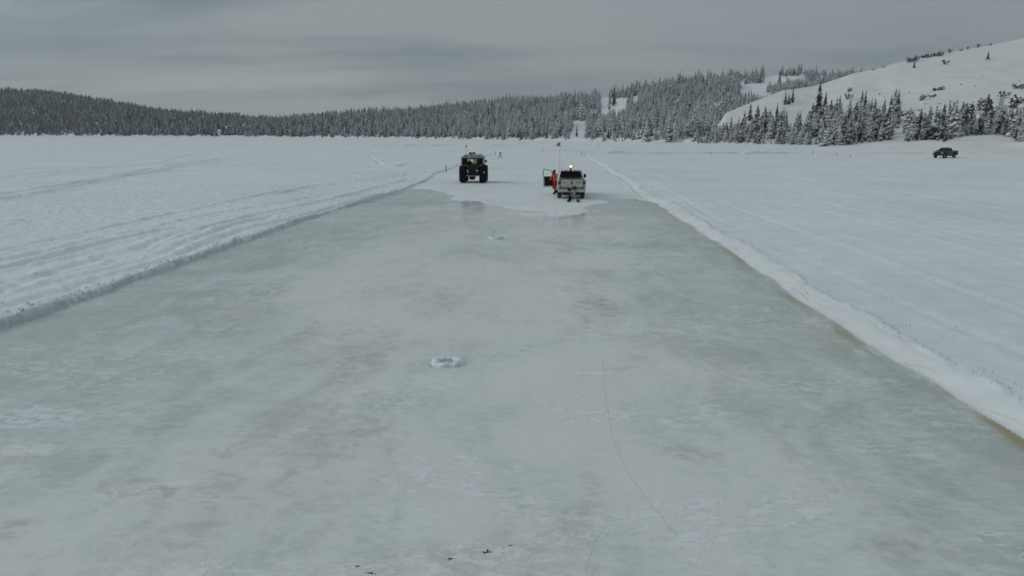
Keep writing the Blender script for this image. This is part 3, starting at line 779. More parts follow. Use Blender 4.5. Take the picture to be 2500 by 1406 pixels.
def where_is(x, kind):
    if kind == 'slope':
        if x > 2440: return 'in the ragged stand at the right picture edge', 'spruces at the right picture edge'
        if x > 2330: return 'in the ragged stand uphill right of the dark pickup', 'spruces right of the dark pickup'
        if x > 2222: return 'in the clump uphill behind the dark pickup', 'spruces behind the dark pickup'
        if x > 2110: return 'in the open stand between the shore boulder and the dark pickup', 'spruces left of the dark pickup'
        if x > 2000: return 'in the dense stand above the shore boulder', 'spruces above the shore boulder'
        if x > 1900: return 'in the dense shore stand below the trio on the snow shoulder', 'spruces below the snow shoulder'
        if x > 1800: return 'in the dense shore stand below the slope edge', 'spruces below the slope edge'
        return 'where the shore forest meets the open slope', 'spruces at the forest end of the slope'
    if x > 1640: return 'in the shore forest just left of the open slope', 'shore spruces left of the open slope'
    if x > 1430: return 'in the shore forest right of the low clearing', 'shore spruces right of the low clearing'
    return 'in the far shore forest left of the low clearing', 'shore spruces left of the low clearing'
for k in indiv:
    (x, y, z, h, var, rot, X_, Y_, kind, snow, lab) = trees[k]
    o = empty('spruce_tree', (x, y, z), rot); s = h / 10; wd_ = s * (R.uniform(1.05, 1.5) if kind == 'slope' else 1.1); o.scale = (wd_, wd_, s)
    w, grp = where_is(X_, kind if kind != 'special' else 'slope')
    if lab: tag(o, lab, 'tree', 'spruces one can tell apart')
    else:
        sz = 'tall' if h > 7.6 else ('small' if h < 5.2 else 'middle-sized')
        form = {0: 'pointed', 1: 'full', 2: 'slim', 3: 'leaning', 4: 'ragged', 5: 'broad'}[var]
        tag(o, f'{sz} {form} snow-laden spruce {w}', 'tree', grp)
    c = link(bpy.data.objects.new('crown', SPR[var][0]), o); c['snow_load'] = float(snow) - (.25 if lab else 0)
    link(bpy.data.objects.new('trunk', SPR[var][1]), o)

def forest():
    me = bpy.data.meshes.new('conifer_forest')
    P = np.array([trees[k][:3] for k in rest], np.float32); n = len(P)
    me.vertices.add(n); me.vertices.foreach_set('co', P.ravel())
    def attr(nm, ty, vals):
        a = me.attributes.new(nm, ty, 'POINT'); a.data.foreach_set('value' if ty != 'FLOAT_VECTOR' else 'vector', np.asarray(vals).ravel())
    attr('tree_scale', 'FLOAT_VECTOR', np.array([np.array([1.28, 1.28, .95]) * trees[k][3] / 10 for k in rest], np.float32))
    attr('tree_turn', 'FLOAT_VECTOR', np.array([(0, 0, trees[k][5]) for k in rest], np.float32))
    attr('tree_kind', 'INT', np.array([trees[k][4] for k in rest], np.int32))
    attr('snow_load', 'FLOAT', np.array([trees[k][9] for k in rest], np.float32))
    o = link(bpy.data.objects.new('conifer_forest', me))
    tag(o, 'dense mass of snow-dusted conifers covering the far hills', 'forest', kind='stuff')
    g = bpy.data.node_groups.new('conifer_scatter', 'GeometryNodeTree')
    g.interface.new_socket('Geometry', in_out='INPUT', socket_type='NodeSocketGeometry')
    g.interface.new_socket('Geometry', in_out='OUTPUT', socket_type='NodeSocketGeometry')
    gi, go = g.nodes.new('NodeGroupInput'), g.nodes.new('NodeGroupOutput')
    src = {}
    for ob in COL.objects:
        if ob.name.startswith('crown'):
            for i, q in enumerate(SPR):
                if ob.data == q[0]: src.setdefault(i, ob)
    def named(nm, ty):
        a = g.nodes.new('GeometryNodeInputNamedAttribute'); a.data_type = ty; a.inputs['Name'].default_value = nm; return a.outputs['Attribute']
    join = g.nodes.new('GeometryNodeJoinGeometry')
    for i in range(len(SPR)):
        oi = g.nodes.new('GeometryNodeObjectInfo'); oi.transform_space = 'ORIGINAL'
        oi.inputs['Object'].default_value = src[i]; oi.inputs['As Instance'].default_value = True
        cmp = g.nodes.new('FunctionNodeCompare'); cmp.data_type = 'INT'; cmp.operation = 'EQUAL'
        g.links.new(named('tree_kind', 'INT'), cmp.inputs[2]); cmp.inputs[3].default_value = i
        ip = g.nodes.new('GeometryNodeInstanceOnPoints')
        g.links.new(gi.outputs[0], ip.inputs['Points']); g.links.new(cmp.outputs[0], ip.inputs['Selection'])
        g.links.new(oi.outputs['Geometry'], ip.inputs['Instance'])
        g.links.new(named('tree_turn', 'FLOAT_VECTOR'), ip.inputs['Rotation']); g.links.new(named('tree_scale', 'FLOAT_VECTOR'), ip.inputs['Scale'])
        g.links.new(ip.outputs[0], join.inputs[0])
    g.links.new(join.outputs[0], go.inputs[0])
    o.modifiers.new('Scatter', 'NODES').node_group = g
    print('trees', n, 'individual', len(indiv))
forest()

shr = [(2275, 203, 223, 3, 'darkest large wind-bent shrub alone in the middle of the bare slope'), (2267, 227, 242, 1, 'flat shrub just below the darkest one on the bare slope'),
       (2234, 232, 249, 2, 'hooked leaning shrub left of the dark shrubs on the bare slope'), (2285, 147, 161, 0, 'small round shrub high on the slope below the ridge bushes'),
       (2437, 221, 242, 0, 'dark twisted shrub above the ragged stand near the right picture edge'), (2478, 194, 222, 1, 'pale twiggy shrub near the right picture edge, highest of its neighbours'),
       (2452, 240, 274, 2, 'tall dark leaning shrub topping the stand near the right picture edge'), (2375, 240, 259, 2, 'thin shrub leaning downhill right of the pickup stand'),
       (2397, 252, 264, 3, 'low dark shrub at the foot of the thin leaning one'), (2365, 252, 284, 0, 'dark bent shrub with a pointed top above the ragged stand'),
       (2210, 254, 282, 1, 'twiggy bare shrub at the gap left of the pickup stand'), (2058, 212, 224, 2, 'small lone shrub on bare snow right of the tallest spruce'),
       (2062, 225, 242, 0, 'small shrub just below the lone one right of the tallest spruce'), (2495, 189, 200, 3, 'flat shrub cut by the right picture edge, high up'),
       (2387, 266, 278, 3, 'low flat shrub above the wide ragged spruce'), (2316, 254, 266, 2, 'small tilted shrub right of the tallest spruce behind the pickup'),
       (2198, 141, 155, 0, 'leftmost of the bushes on the slope ridge'), (2207, 134, 152, 1, 'second bush from the left on the slope ridge'), (2217, 137, 151, 0, 'third bush from the left on the slope ridge'),
       (2234, 126, 143, 3, 'wide twiggy bush on the ridge, fourth from the left'), (2248, 127, 141, 1, 'low twiggy bush on the ridge, fifth from the left'), (2262, 120, 139, 3, 'tall twiggy bush on the ridge, sixth from the left'),
       (2274, 122, 137, 1, 'twiggy bush on the ridge, seventh from the left'), (2293, 121, 132, 0, 'round bush on the ridge, eighth from the left'), (2320, 117, 126, 1, 'tiny bush on the ridge right of the round one'),
       (2333, 116, 123, 2, 'tiny leaning bush on the ridge between two others'), (2359, 109, 119, 0, 'small bush on the ridge below the lone leaning spruce skyline'), (2386, 105, 113, 3, 'rightmost tiny bush on the ridge'),
       (2114, 166, 172, 3, 'low flat bush on the ridge just right of the hilltop forest'), (2140, 160, 166, 1, 'low bush on the ridge left of all the tall ridge bushes'), (2420, 258, 275, 1, 'sparse shrub between two dark shrubs near the right stand'),
       (2180, 244, 262, 0, 'little shrub beside the small uphill pair of spruces')]
for (x, yt, y, var, lab) in shr:
    xa, ya = np.array(float(x)), np.array(float(y)); t = solve_t(sl_el, xa, ya); wx, wy, wz = [float(q) for q in sl_h(xa, t)]
    dp = wy * CP + (CAMH - wz) * SP; s = (y - yt) * dp / F * (1.3 if y > 160 else 1.1)
    o = empty('shrub', (wx, wy, wz - .05 * s), R.uniform(-.5, .5)); o.scale = (s, s, s) if y > 160 else (s * .85, s * .85, s * 1.35); tag(o, lab, 'shrub', 'shrubs on the snowy slope')
    c = link(bpy.data.objects.new('foliage', SHR[var][0]), o); c['snow_load'] = -.05
    link(bpy.data.objects.new('stem', SHR[var][1]), o)

for k in range(18):
    x = R.uniform(2080, 2490); yl = float(np.interp(x, rd_x, rd_y)) + 25; yh = float(np.interp(x, up_x, up_y)) - 26
    if yh < yl + 5: continue
    y = R.uniform(yl + .35 * (yh - yl), yh); xa, ya = np.array(x), np.array(y); t = solve_t(sl_el, xa, ya); wx, wy, wz = [float(q) for q in sl_h(xa, t)]
    o = empty('shrub', (wx, wy, wz - .1), R.uniform(0, 6)); q = R.uniform(.6, 1.5); o.scale = (q, q, q * R.uniform(.6, 1.1)); tag(o, 'tiny twig tuft barely poking through the bare slope snow', 'shrub', 'twig tufts on the bare slope')
    link(bpy.data.objects.new('foliage', SHR[k % 4][0]), o); link(bpy.data.objects.new('stem', SHR[k % 4][1]), o)

# ------------------------------------------------------------------ shared vehicle parts
def wheel(parent, x, y, r, w, side, mt=None):
    """tyre mesh with the rim as its child"""
    e = empty('wheel', (x, y, r)); e.parent = parent
    h = w / 2
    t = MB().lathe([(-h * .75, r * .58), (-h, r * .70), (-h, r * .90), (-h * .72, r), (h * .72, r), (h, r * .90), (h, r * .70), (h * .75, r * .58)], n=32)
    for k in range(32):
        a = 2 * PI * k / 32
        for sgn in (-1, 1):
            b = a + sgn * .05; d = Vector((0, math.cos(b), math.sin(b))); q = Vector((0, -math.sin(b), math.cos(b)))
            c0 = d * (r * .985); x0, x1 = (sgn * .05 * w, sgn * .46 * w)
            P = [(x0, *(c0 - q * .02 * r / .4)[1:]), (x1, *(c0 - q * .02 * r / .4)[1:]), (x1, *(c0 + q * .02 * r / .4)[1:]), (x0, *(c0 + q * .02 * r / .4)[1:])]
            c1 = d * .028
            t.hexa(P + [(p[0], p[1] + c1.y, p[2] + c1.z) for p in P])
    t.build('tyre', mt or M_rubber, e)
    m = MB().lathe([(side * h * .5, .02), (side * h * .62, r * .18), (side * h * .55, r * .25), (side * h * .72, r * .56), (side * h * .8, r * .60), (-side * h * .7, r * .60)], n=24)
    m.build('rim', M_steel, e, smooth=True)
    return e

def arch(cy, r, z0, n=9):
    return [(cy + r * math.cos(PI - PI * k / (n - 1)), z0 + r * math.sin(PI - PI * k / (n - 1))) for k in range(n)]

def text(name, s, size, mat, parent, loc, rot):
    c = bpy.data.curves.new(name, 'FONT'); c.body = s; c.size = size; c.extrude = .002; c.align_x = 'CENTER'; c.align_y = 'CENTER'; c.offset = size * .02
    tmp = bpy.data.objects.new(name + '_curve', c); COL.objects.link(tmp)
    bpy.context.view_layer.update()
    me = bpy.data.meshes.new_from_object(tmp.evaluated_get(bpy.context.evaluated_depsgraph_get()))
    bpy.data.objects.remove(tmp); me.materials.clear(); me.materials.append(mat)
    o = link(bpy.data.objects.new(name, me), parent); o.location = loc; o.rotation_euler = rot
    return o

def whip(parent, loc, h, fz, fw, fh, mat, shape):
    p = MB().path([loc, (loc[0] + .01, loc[1], loc[2] + h * .6), (loc[0] + .03, loc[1], loc[2] + h)], [.012, .009, .007], 6).build('whip_pole', M_whip, parent)
    x, y, z = loc[0] + .02, loc[1], loc[2] + fz
    if shape == 'tri': pts = [(x, z + fh), (x + .02, z), (x - fw, z - .03), (x - fw * .55, z + fh * .25)]
    else: pts = [(x, z + fh), (x + .02, z), (x - fw * .6, z - .02), (x - fw, z + fh * .25), (x - fw * .65, z + fh * .75)]
    MB().prism(pts, 'y', y - .012, y + .012).build('flag', mat, p)

# ------------------------------------------------------------------ pickup builder: x right, y forward, origin on the ground under the tail
def pickup(root, paint, rear_detail=True, wheel_mat=None):
    L, W = 5.95, .99
    ra, fa, wr = 1.22, 5.02, .415
    bd = MB()
    zb = .60
    low = [(.10, zb)] + arch(ra, .53, zb) + [(2.08, zb), (2.08, 1.36), (.10, 1.38)]
    for s in (-1, 1): bd.prism(low, 'x', s * W, s * (W - .13))                          # bed sides
    bd.box(-W + .13, W - .13, 2.02, 2.08, .84, 1.34)
    front = [(2.13, zb - .08)] + [(4.25, zb - .08)] + arch(fa, .55, zb - .02) + [(5.72, zb), (5.88, .72), (5.90, 1.08), (5.78, 1.22), (5.0, 1.30), (4.45, 1.34), (2.13, 1.36)]
    bd.prism(front, 'x', -W, W)
    def ring(y0, y1, x, z, c=.12): return [(-x + c, y0, z), (x - c, y0, z), (x, y0 + c, z), (x, y1 - c, z), (x - c, y1, z), (-x + c, y1, z), (-x, y1 - c, z), (-x, y0 + c, z)]
    bd.loft([ring(2.14, 4.50, W - .02, 1.357), ring(2.22, 4.20, W - .05, 1.52), ring(2.38, 3.72, .80, 1.86), ring(2.46, 3.60, .74, 1.93, .16), ring(2.8, 3.3, .5, 1.95, .2)])
    MB().box(-W + .133, W - .133, .12, 2.015, 1.30, 1.345).build('bed_cover', M_black, root)
    body = bd.build('body', paint, root, bevel=.025)
    # glass, a few mm proud of the cab
    def pane(P, n='window'): return MB().add(P, [tuple(range(len(P)))]).build(n, M_glass, root)
    pane([(-.84, 2.150, 1.375), (.84, 2.150, 1.375), (.72, 2.362, 1.855), (-.72, 2.362, 1.855)], 'rear_window')
    pane([(.82, 4.40, 1.40), (-.82, 4.40, 1.40), (-.66, 3.76, 1.845), (.66, 3.76, 1.845)], 'windscreen')
    for s in (-1, 1):
        for (a0, a1, b0, b1) in ((2.36, 3.16, 2.52, 3.12), (3.26, 4.18, 3.22, 3.70)):
            P = [(s * (W - .008), a0, 1.40), (s * (W - .008), a1, 1.40), (s * .826, b1, 1.83), (s * .826, b0, 1.83)]
            pane(P if s > 0 else P[::-1])
    for y in (ra, fa):
        for s in (-1, 1): wheel(root, s * (W - .16), y, wr, .29, s, wheel_mat)
    MB().box(-.62, .62, .25, 5.6, .42, .585).box(-.85, .85, ra - .06, ra + .06, .36, .48).box(-.60, .60, .30, .85, .30, .52).box(-.35, -.1, .12, .28, .36, .5).build('underbody', M_black, root)
    for s in (-1, 1):
        MB().box(*sorted((s * .66, s * .96)), ra - .50, ra - .47, .24, .60).build('mud_flap', M_black, root)
        MB().box(s * 1.0 - .02, s * 1.0 + .02, 2.2, 4.2, .42, .47).build('running_board', M_black, root)
    # tail
    tg = MB().box(-.775, .775, .045, .10, .80, 1.385).box(-.775, .775, .03, .047, 1.30, 1.385).build('tailgate', paint, root, bevel=.012)
    MB().box(-.15, .12, .022, .044, 1.255, 1.285).build('handle', M_black, tg)
    for s in (-1, 1):
        t = MB().box(s * .785, s * .985, .05, .16, 1.045, 1.25).build('tail_light', M_red, root, bevel=.012)
        MB().box(s * .800, s * .970, .046, .15, .86, 1.04).build('reversing_lens', M_clear, t)
        MB().box(s * .780, s * .798, .044, .15, .86, 1.24).build('lamp_frame', M_black, t)
    bp = MB().prism([(-.97, .50), (.97, .50), (.99, .74), (-.99, .74)], 'y', -.10, .08).build('rear_bumper', M_chrome, root, bevel=.02)
    MB().box(-.85, .85, -.095, .07, .742, .775).build('step_pad', M_black, bp)
    MB().box(-.30, -.06, -.108, -.102, .58, .73).build('licence_plate', M_black, bp)
    # nose
    MB().box(-.62, .62, 5.885, 5.93, .80, 1.12).build('grille', M_black, root, bevel=.015)
    for s in (-1, 1): MB().box(s * .64, s * .94, 5.80, 5.925, .90, 1.10).build('headlight', M_clear, root, bevel=.02)
    MB().box(-.97, .97, 5.82, 6.02, .50, .76).build('front_bumper', M_chrome if rear_detail else M_darkpaint, root, bevel=.04)
    return body, tg

# --- white pickup with an open driver's door
TR = (4.24, 49.45)
white = tag(empty('pickup_truck', (TR[0], TR[1], .026), -YAW + .012), 'white work pickup seen from behind with its driver door open and amber beacon lit', 'pickup truck')
body, tg = pickup(white, M_white, True, M_rubber_snowy)
for s in (-1, 1): MB().box(*sorted((s * .20, s * .66)), .0255, .0295, 1.305, 1.372).build('reflective_strip', M_yellow, tg)
text('fleet_number', 'LB-19', .135, M_letter, tg, (-.545, .041, 1.17), (PI / 2, 0, 0))
bd = MB().lathe([(0, .002), (0, .062), (.006, .075), (.012, .075)], n=20)
bd.v = [(p[1], -p[0], p[2]) for p in bd.v]
o = bd.build('round_badge', M_black, tg); o.location = (.0, .044, 1.12)
MB().prism([(-.035, .03), (-.02, .045), (.02, .045), (.035, .03), (.012, -.04), (-.012, -.04)], 'y', -.004, 0).build('ram_head', M_letter, o).location = (0, -.001, 0)
e = MB().box(.30, .335, .040, .0445, 1.12, 1.22)
e.box(.375, .46, .040, .0445, 1.185, 1.215).box(.47, .66, .040, .0445, 1.18, 1.21).box(.375, .43, .040, .0445, 1.125, 1.15).box(.44, .64, .040, .0445, 1.12, 1.145)
e.build('faded_decal', M_faint, tg)
MB().box(-.70, -.50, .040, .0445, .885, .905).build('name_badge', M_letter, tg); MB().box(.57, .72, .040, .0445, .885, .90).build('name_badge', M_letter, tg)
# cab guard with beacon mast
rk = MB().box(-.70, .70, 2.20, 2.25, 1.80, 1.845).box(-.70, .70, 2.14, 2.19, 1.36, 1.41)
for x in (-.66, -.36, .36, .66): rk.box(x - .025, x + .025, 2.16, 2.21, 1.37, 1.93 if abs(x) < .5 else 1.84)
rack = rk.build('cab_guard', M_black, white)
bc = MB().box(-.055, .055, 2.18, 2.26, 1.846, 2.13).box(-.13, .13, 2.17, 2.27, 1.846, 1.88).build('beacon_mast', M_black, white)
MB().ball((0, 2.22, 2.19), .085, 14, sc=(1, 1, .9)).build('beacon_lamp', M_lamp, bc, smooth=True)
for s in (-1, 1): MB().hexa([(s * .085, 2.18, 2.10), (s * .14, 2.18, 2.06), (s * .14, 2.26, 2.06), (s * .085, 2.26, 2.10), (s * .075, 2.18, 2.20), (s * .15, 2.18, 2.17), (s * .15, 2.26, 2.17), (s * .075, 2.26, 2.20)]).build('beacon_side_lens', M_amber, bc)
def mirror(parent, sx, y):
    MB().path([(sx * .96, y, 1.32), (sx * 1.06, y, 1.33), (sx * 1.13, y, 1.34)], .035, 8).box(*sorted((sx * 1.07, sx * 1.24)), y - .08, y + .05, 1.27, 1.55).build('wing_mirror', M_black, parent, bevel=.03)
mirror(white, 1, 4.12)
# open door: hinge at the A pillar, inner trim faces the tail
dr = empty('driver_door', (-1.0, 4.20, 0), math.radians(-84)); dr.parent = white
# local door: runs along -y from hinge (closed position), x outwards negative; opened by rotation
MB().prism([(0, .56), (-1.02, .56), (-1.04, 1.36), (0, 1.36)], 'x', -.06, -.005).build('door_panel', M_white, dr, bevel=.015)
MB().prism([(-.05, .66), (-.92, .66), (-.96, 1.35), (-.05, 1.35)], 'x', -.004, .045).build('door_trim', M_black, dr, bevel=.012)
fr = MB()
fr.path([(-.03, -.03, 1.36), (-.03, -.30, 1.66), (-.03, -.52, 1.82), (-.03, -.72, 1.87), (-.03, -.98, 1.88), (-.03, -1.03, 1.83), (-.03, -1.03, 1.36)], .036, 6).build('window_frame', M_steel, dr)
MB().box(.045, .10, -.62, -.42, 1.02, 1.08).build('door_handle', M_black, dr, bevel=.01)
MB().path([(-.05, -.10, 1.34), (-.16, -.12, 1.36)], .035, 8).box(-.30, -.12, -.34, -.16, 1.30, 1.62).build('wing_mirror', M_steel, dr, bevel=.03)
dr.rotation_euler = (0, 0, math.radians(-82))
MB().box(-.995, -.985, 3.24, 4.18, .62, 1.352).build('door_opening', M_black, white)
whip(white, (-.80, 3.3, 1.86), 2.10, 1.78, .30, .30, M_flagpink, 'leaf')

# --- dark pickup on the right
bx, by = ground(2307, 385.5, .2)
azb = math.atan2(bx, by); tow = Vector((-math.sin(azb), -math.cos(azb), 0)); left = Vector((-math.cos(azb), math.sin(azb), 0))
hd = tow * math.cos(math.radians(27)) + left * math.sin(math.radians(27))
rzb = math.atan2(hd.y, hd.x) - PI / 2
mid = Vector((bx, by, .20)) - Vector((-math.sin(rzb), math.cos(rzb), 0)) * 2.7
dark = tag(empty('pickup_truck', mid, rzb), 'dark grey-green pickup parked alone on the snow under the right slope', 'pickup truck')
dark.scale = (.9, .9, .93)
pickup(dark, M_darkpaint, False, M_rubber)
mirror(dark, 1, 4.12); mirror(dark, -1, 4.12)
MB().box(-.05, .05, 2.5, 2.56, 1.93, 2.1).build('roof_aerial', M_black, dark)

# ------------------------------------------------------------------ amphibious balloon-tyre vehicle
SH = (-3.70, 66.55)
ath = tag(empty('amphibious_vehicle', (SH[0], SH[1], .03), -YAW + .02), 'boxy black amphibious all-terrain vehicle on four huge balloon tyres', 'all-terrain vehicle')
def balloon(parent, x, y):
    e = empty('wheel', (x, y, .80)); e.parent = parent
    r, h = .80, .31
    t = MB().lathe([(-h * .6, .32), (-h * .95, .42), (-h, .62), (-h * .86, .72), (-h * .5, .775), (h * .5, .775), (h * .86, .72), (h, .62), (h * .95, .42), (h * .6, .32)], n=36)
    for k in range(22):
        for sgn in (-1, 1):
            a = 2 * PI * (k + (.5 if sgn > 0 else 0)) / 22
            d = Vector((0, math.cos(a), math.sin(a))); q = Vector((0, -math.sin(a), math.cos(a)))
            x0, x1, x2 = sgn * .01, sgn * h * .55, sgn * h * 1.03
            wd = .036
            P = [Vector((x0, 0, 0)) + d * .765 - q * wd, Vector((x1, 0, 0)) + d * .765 - q * wd, Vector((x1, 0, 0)) + d * .765 + q * wd, Vector((x0, 0, 0)) + d * .765 + q * wd]
            t.hexa([tuple(p) for p in P] + [tuple(p + d * .04) for p in P])
            P = [Vector((x1, 0, 0)) + d * .76 - q * wd, Vector((x2, 0, 0)) + d * .66 - q * wd, Vector((x2, 0, 0)) + d * .66 + q * wd, Vector((x1, 0, 0)) + d * .76 + q * wd]
            t.hexa([tuple(p) for p in P] + [tuple(p + d * .045 + Vector((sgn * .02, 0, 0))) for p in P])
    t.build('tyre', M_rubber, e)
    s = 1 if x > 0 else -1
    MB().lathe([(s * h * .3, .02), (s * h * .55, .12), (s * h * .45, .28), (s * h * .7, .34), (-s * h * .6, .34)], n=20).build('rim', M_hull, e, smooth=True)
for y in (0, 1.66):
    for s in (-1, 1): balloon(ath, s * .945, y)
hl = MB()
hl.loft([[(-.60, -.62, 1.30), (.60, -.62, 1.30), (.60, 2.35, 1.30), (-.60, 2.35, 1.30)], [(-.60, -.60, .78), (.60, -.60, .78), (.60, 2.3, .78), (-.60, 2.3, .78)], [(-.50, -.40, .60), (.50, -.40, .60), (.50, 2.0, .60), (-.50, 2.0, .60)]][::-1])
hl.box(-1.04, 1.04, -.40, 2.25, 1.66, 1.74).box(-.60, .60, -.55, -.45, 1.30, 1.70).box(-.60, -.52, -.55, 2.3, 1.30, 1.70).box(.52, .60, -.55, 2.3, 1.30, 1.70)
hull = hl.build('hull', M_hull, ath, bevel=.02)
cb = MB()       # hollow cab: sides, roof, front and rear frames
for s in (-1, 1):
    cb.box(*sorted((s * .99, s * 1.06)), -.40, 1.95, 1.742, 1.98)
    cb.box(*sorted((s * .97, s * 1.08)), -.43, -.26, 1.742, 2.32); cb.box(*sorted((s * .99, s * 1.06)), 1.2, 1.3, 1.98, 2.32)
    P = [(s * 1.08, 2.32), (s * .74, 2.60), (s * .70, 2.55), (s * .99, 2.30)]
    cb.prism(P if s > 0 else P[::-1], 'y', -.42, 1.62)
cb.box(-.74, .74, -.42, 1.62, 2.55, 2.61)
cab = cb.build('cab_shell', M_silverpaint, ath, bevel=.015)
fm = MB()
fm.box(-.985, .985, -.39, -.33, 2.20, 2.31)
MB().prism([(-.985, 2.312), (.985, 2.312), (.70, 2.548), (-.70, 2.548)], 'y', -.40, -.34).build('roof_end_panel', M_silverpaint, ath)
for x in (-.50, .47): fm.box(x - .045, x + .045, -.39, -.33, 1.742, 2.20)
for s in (-1, 1):
    MB().path([(s * .95, 1.98, 1.74), (s * .90, 1.72, 2.32), (s * .70, 1.60, 2.56)], .05, 6).build('windscreen_post', M_hull, ath)
MB().box(-.90, .90, 1.90, 2.0, 1.742, 1.84).build('dashboard', M_hull, ath)
frame = fm.build('cab_frame', M_hull, ath)
for (a, b) in ((-.985, -.55), (.52, .985)): MB().box(a, b, -.375, -.345, 1.742, 2.20).build('rear_side_window', M_glass, ath)
for s in (-1, 1): MB().box(*sorted((s * 1.02, s * 1.03)), -.25, 1.19, 1.985, 2.30).build('side_window', M_glass, ath)
tl = MB().prism([(-.47, 1.74), (.44, 1.74), (.40, 1.45), (.30, 1.15), (-.30, 1.15), (-.42, 1.45)], 'y', -.64, -.56).build('tail_door', M_hull, ath, bevel=.01)
for s in (-1, 1):
    MB().path([(s * .50, -.645, 1.62), (s * .40, -.655, 1.42)], .014, 5).build('grab_bar', M_steel, ath)
    MB().prism([(s * .40, 1.30), (s * .52, 1.12), (s * .50, .98), (s * .38, .92)] if s < 0 else [(.38, 1.30), (.52, 1.22), (.54, 1.06), (.36, 1.08)], 'y', -.655, -.63).build('tail_light', M_clear, ath)
    MB().path([(s * 1.05, 1.5, 1.95), (s * 1.12, 1.45, 1.95)], .02, 6).box(*sorted((s * 1.08, s * 1.24)), 1.38, 1.46, 1.86, 2.06).build('wing_mirror', M_black, ath, bevel=.02)
    MB().box(*sorted((s * 1.062, s * 1.15)), -.36, -.28, 1.742, 1.80).build('marker_lamp', M_steel, ath)
    MB().box(*sorted((s * .62, s * .86)), -.43, -.402, 1.60, 1.655).build('marker_lamp', M_steel, ath)
MB().prism([(-.58, .66), (-.2, .62), (.2, .62), (.58, .66), (.58, .73), (.2, .69), (-.2, .69), (-.58, .73)], 'y', -.70, -.62).build('rear_bumper', M_steel, ath)
MB().prism([(-.33, .60), (.24, .60), (.20, .34), (.12, .29), (-.20, .29), (-.29, .34)], 'y', -.5, .1).build('exhaust_box', M_black, ath, bevel=.02)
MB().box(-.36, .22, .1, .42, 2.66, 2.80).box(-.3, .16, .15, .37, 2.612, 2.66).build('roof_light_bar', M_black, ath, bevel=.015)
sn = MB(); Rr = random.Random(8)
for k in range(26): sn.ball((Rr.uniform(-.62, .62), Rr.uniform(-.3, 1.4), 2.615), Rr.uniform(.06, .14), 8, 0, (1.3, 1.3, .32), .2, Rr)
for k in range(2): sn.ball((-.1 + .08 * k, .08, 2.66 + .012 * (k % 3)), .055, 8, 0, (1, .6, .7), .2, Rr)
sn.build('roof_snow', M_clod, ath, smooth=True)
MB().ball((1.10, -.73, .98), .075, 8, 0, (1, .5, 1.2), .15, Rr).build('snow_lump', M_clod, ath, smooth=True)
for x in (-.34, .36):
    st = MB().box(x - .20, x + .20, .25, .72, 1.36, 1.48).hexa([(x - .20, .12, 1.42), (x + .20, .12, 1.42), (x + .20, .24, 1.42), (x - .20, .24, 1.42), (x - .17, .02, 1.98), (x + .17, .02, 1.98), (x + .17, .12, 1.98), (x - .17, .12, 1.98)]).box(x - .11, x + .11, .03, .12, 2.0, 2.14)
    st.build('seat', M_black, ath, bevel=.03)
MB().box(-.02, .22, -.54, -.40, 1.70, 1.83).build('fuel_can', M_flag, ath, bevel=.03)
MB().ball((0, .6, 2.44), .16, 10, 0, (1.5, 1, .8)).build('cab_heater', M_black, ath, smooth=True)
whip(ath, (-.60, .2, 2.60), 1.12, .68, .20, .30, M_flag, 'tri')

# ------------------------------------------------------------------ people
def skin_obj(name, J, E, mat, parent=None, sub=1):
    idx = {k: i for i, k in enumerate(J)}
    me = bpy.data.meshes.new(name); me.from_pydata([J[k][0] for k in J], [(idx[a], idx[b]) for a, b in E], [])
    me.materials.append(mat)
    o = link(bpy.data.objects.new(name, me), parent)
    m = o.modifiers.new('Skin', 'SKIN'); m.use_smooth_shade = True
    for k, i in idx.items():
        rr_ = J[k][1]; me.skin_vertices[0].data[i].radius = rr_ if isinstance(rr_, tuple) else (rr_, rr_)
    me.skin_vertices[0].data[0].use_root = True
    if sub: s = o.modifiers.new('Sub', 'SUBSURF'); s.levels = sub; s.render_levels = sub
    return o
def chain(*k): return [(k[i], k[i + 1]) for i in range(len(k) - 1)]

def hand(parent, mat, wrist, d, palm_n, curl=.5):
    """mitten-free glove: palm and five bent fingers; d = pointing direction, palm_n = palm normal"""
    d = Vector(d).normalized(); nrm = Vector(palm_n); nrm = (nrm - d * nrm.dot(d)).normalized(); s = d.cross(nrm)
    w = Vector(wrist); mb = MB()
    mb.loft([[w + s * a * .034 + nrm * b * .020 for a, b in ((-1, -1), (1, -1), (1, 1), (-1, 1))], [w + d * .05 + s * a * .046 + nrm * b * .020 for a, b in ((-1, -1), (1, -1), (1, 1), (-1, 1))],
             [w + d * .095 + s * a * .044 + nrm * b * .016 for a, b in ((-1, -1), (1, -1), (1, 1), (-1, 1))]])
    for k, L in enumerate((.075, .085, .080, .062)):
        b = w + d * .09 + s * (-.033 + .022 * k)
        e1 = b + (d * math.cos(curl * .6) + nrm * math.sin(curl * .6)) * L * .5; e2 = e1 + (d * math.cos(curl * 1.5) + nrm * math.sin(curl * 1.5)) * L * .5
        mb.path([b, e1, e2], [.012, .011, .009], 6)
    b = w + d * .03 - s * .036
    mb.path([b, b - s * .03 + d * .03 + nrm * .01, b - s * .035 + d * .06 + nrm * .025], [.013, .012, .010], 6)
    return mb.build('glove', mat, parent, smooth=True)

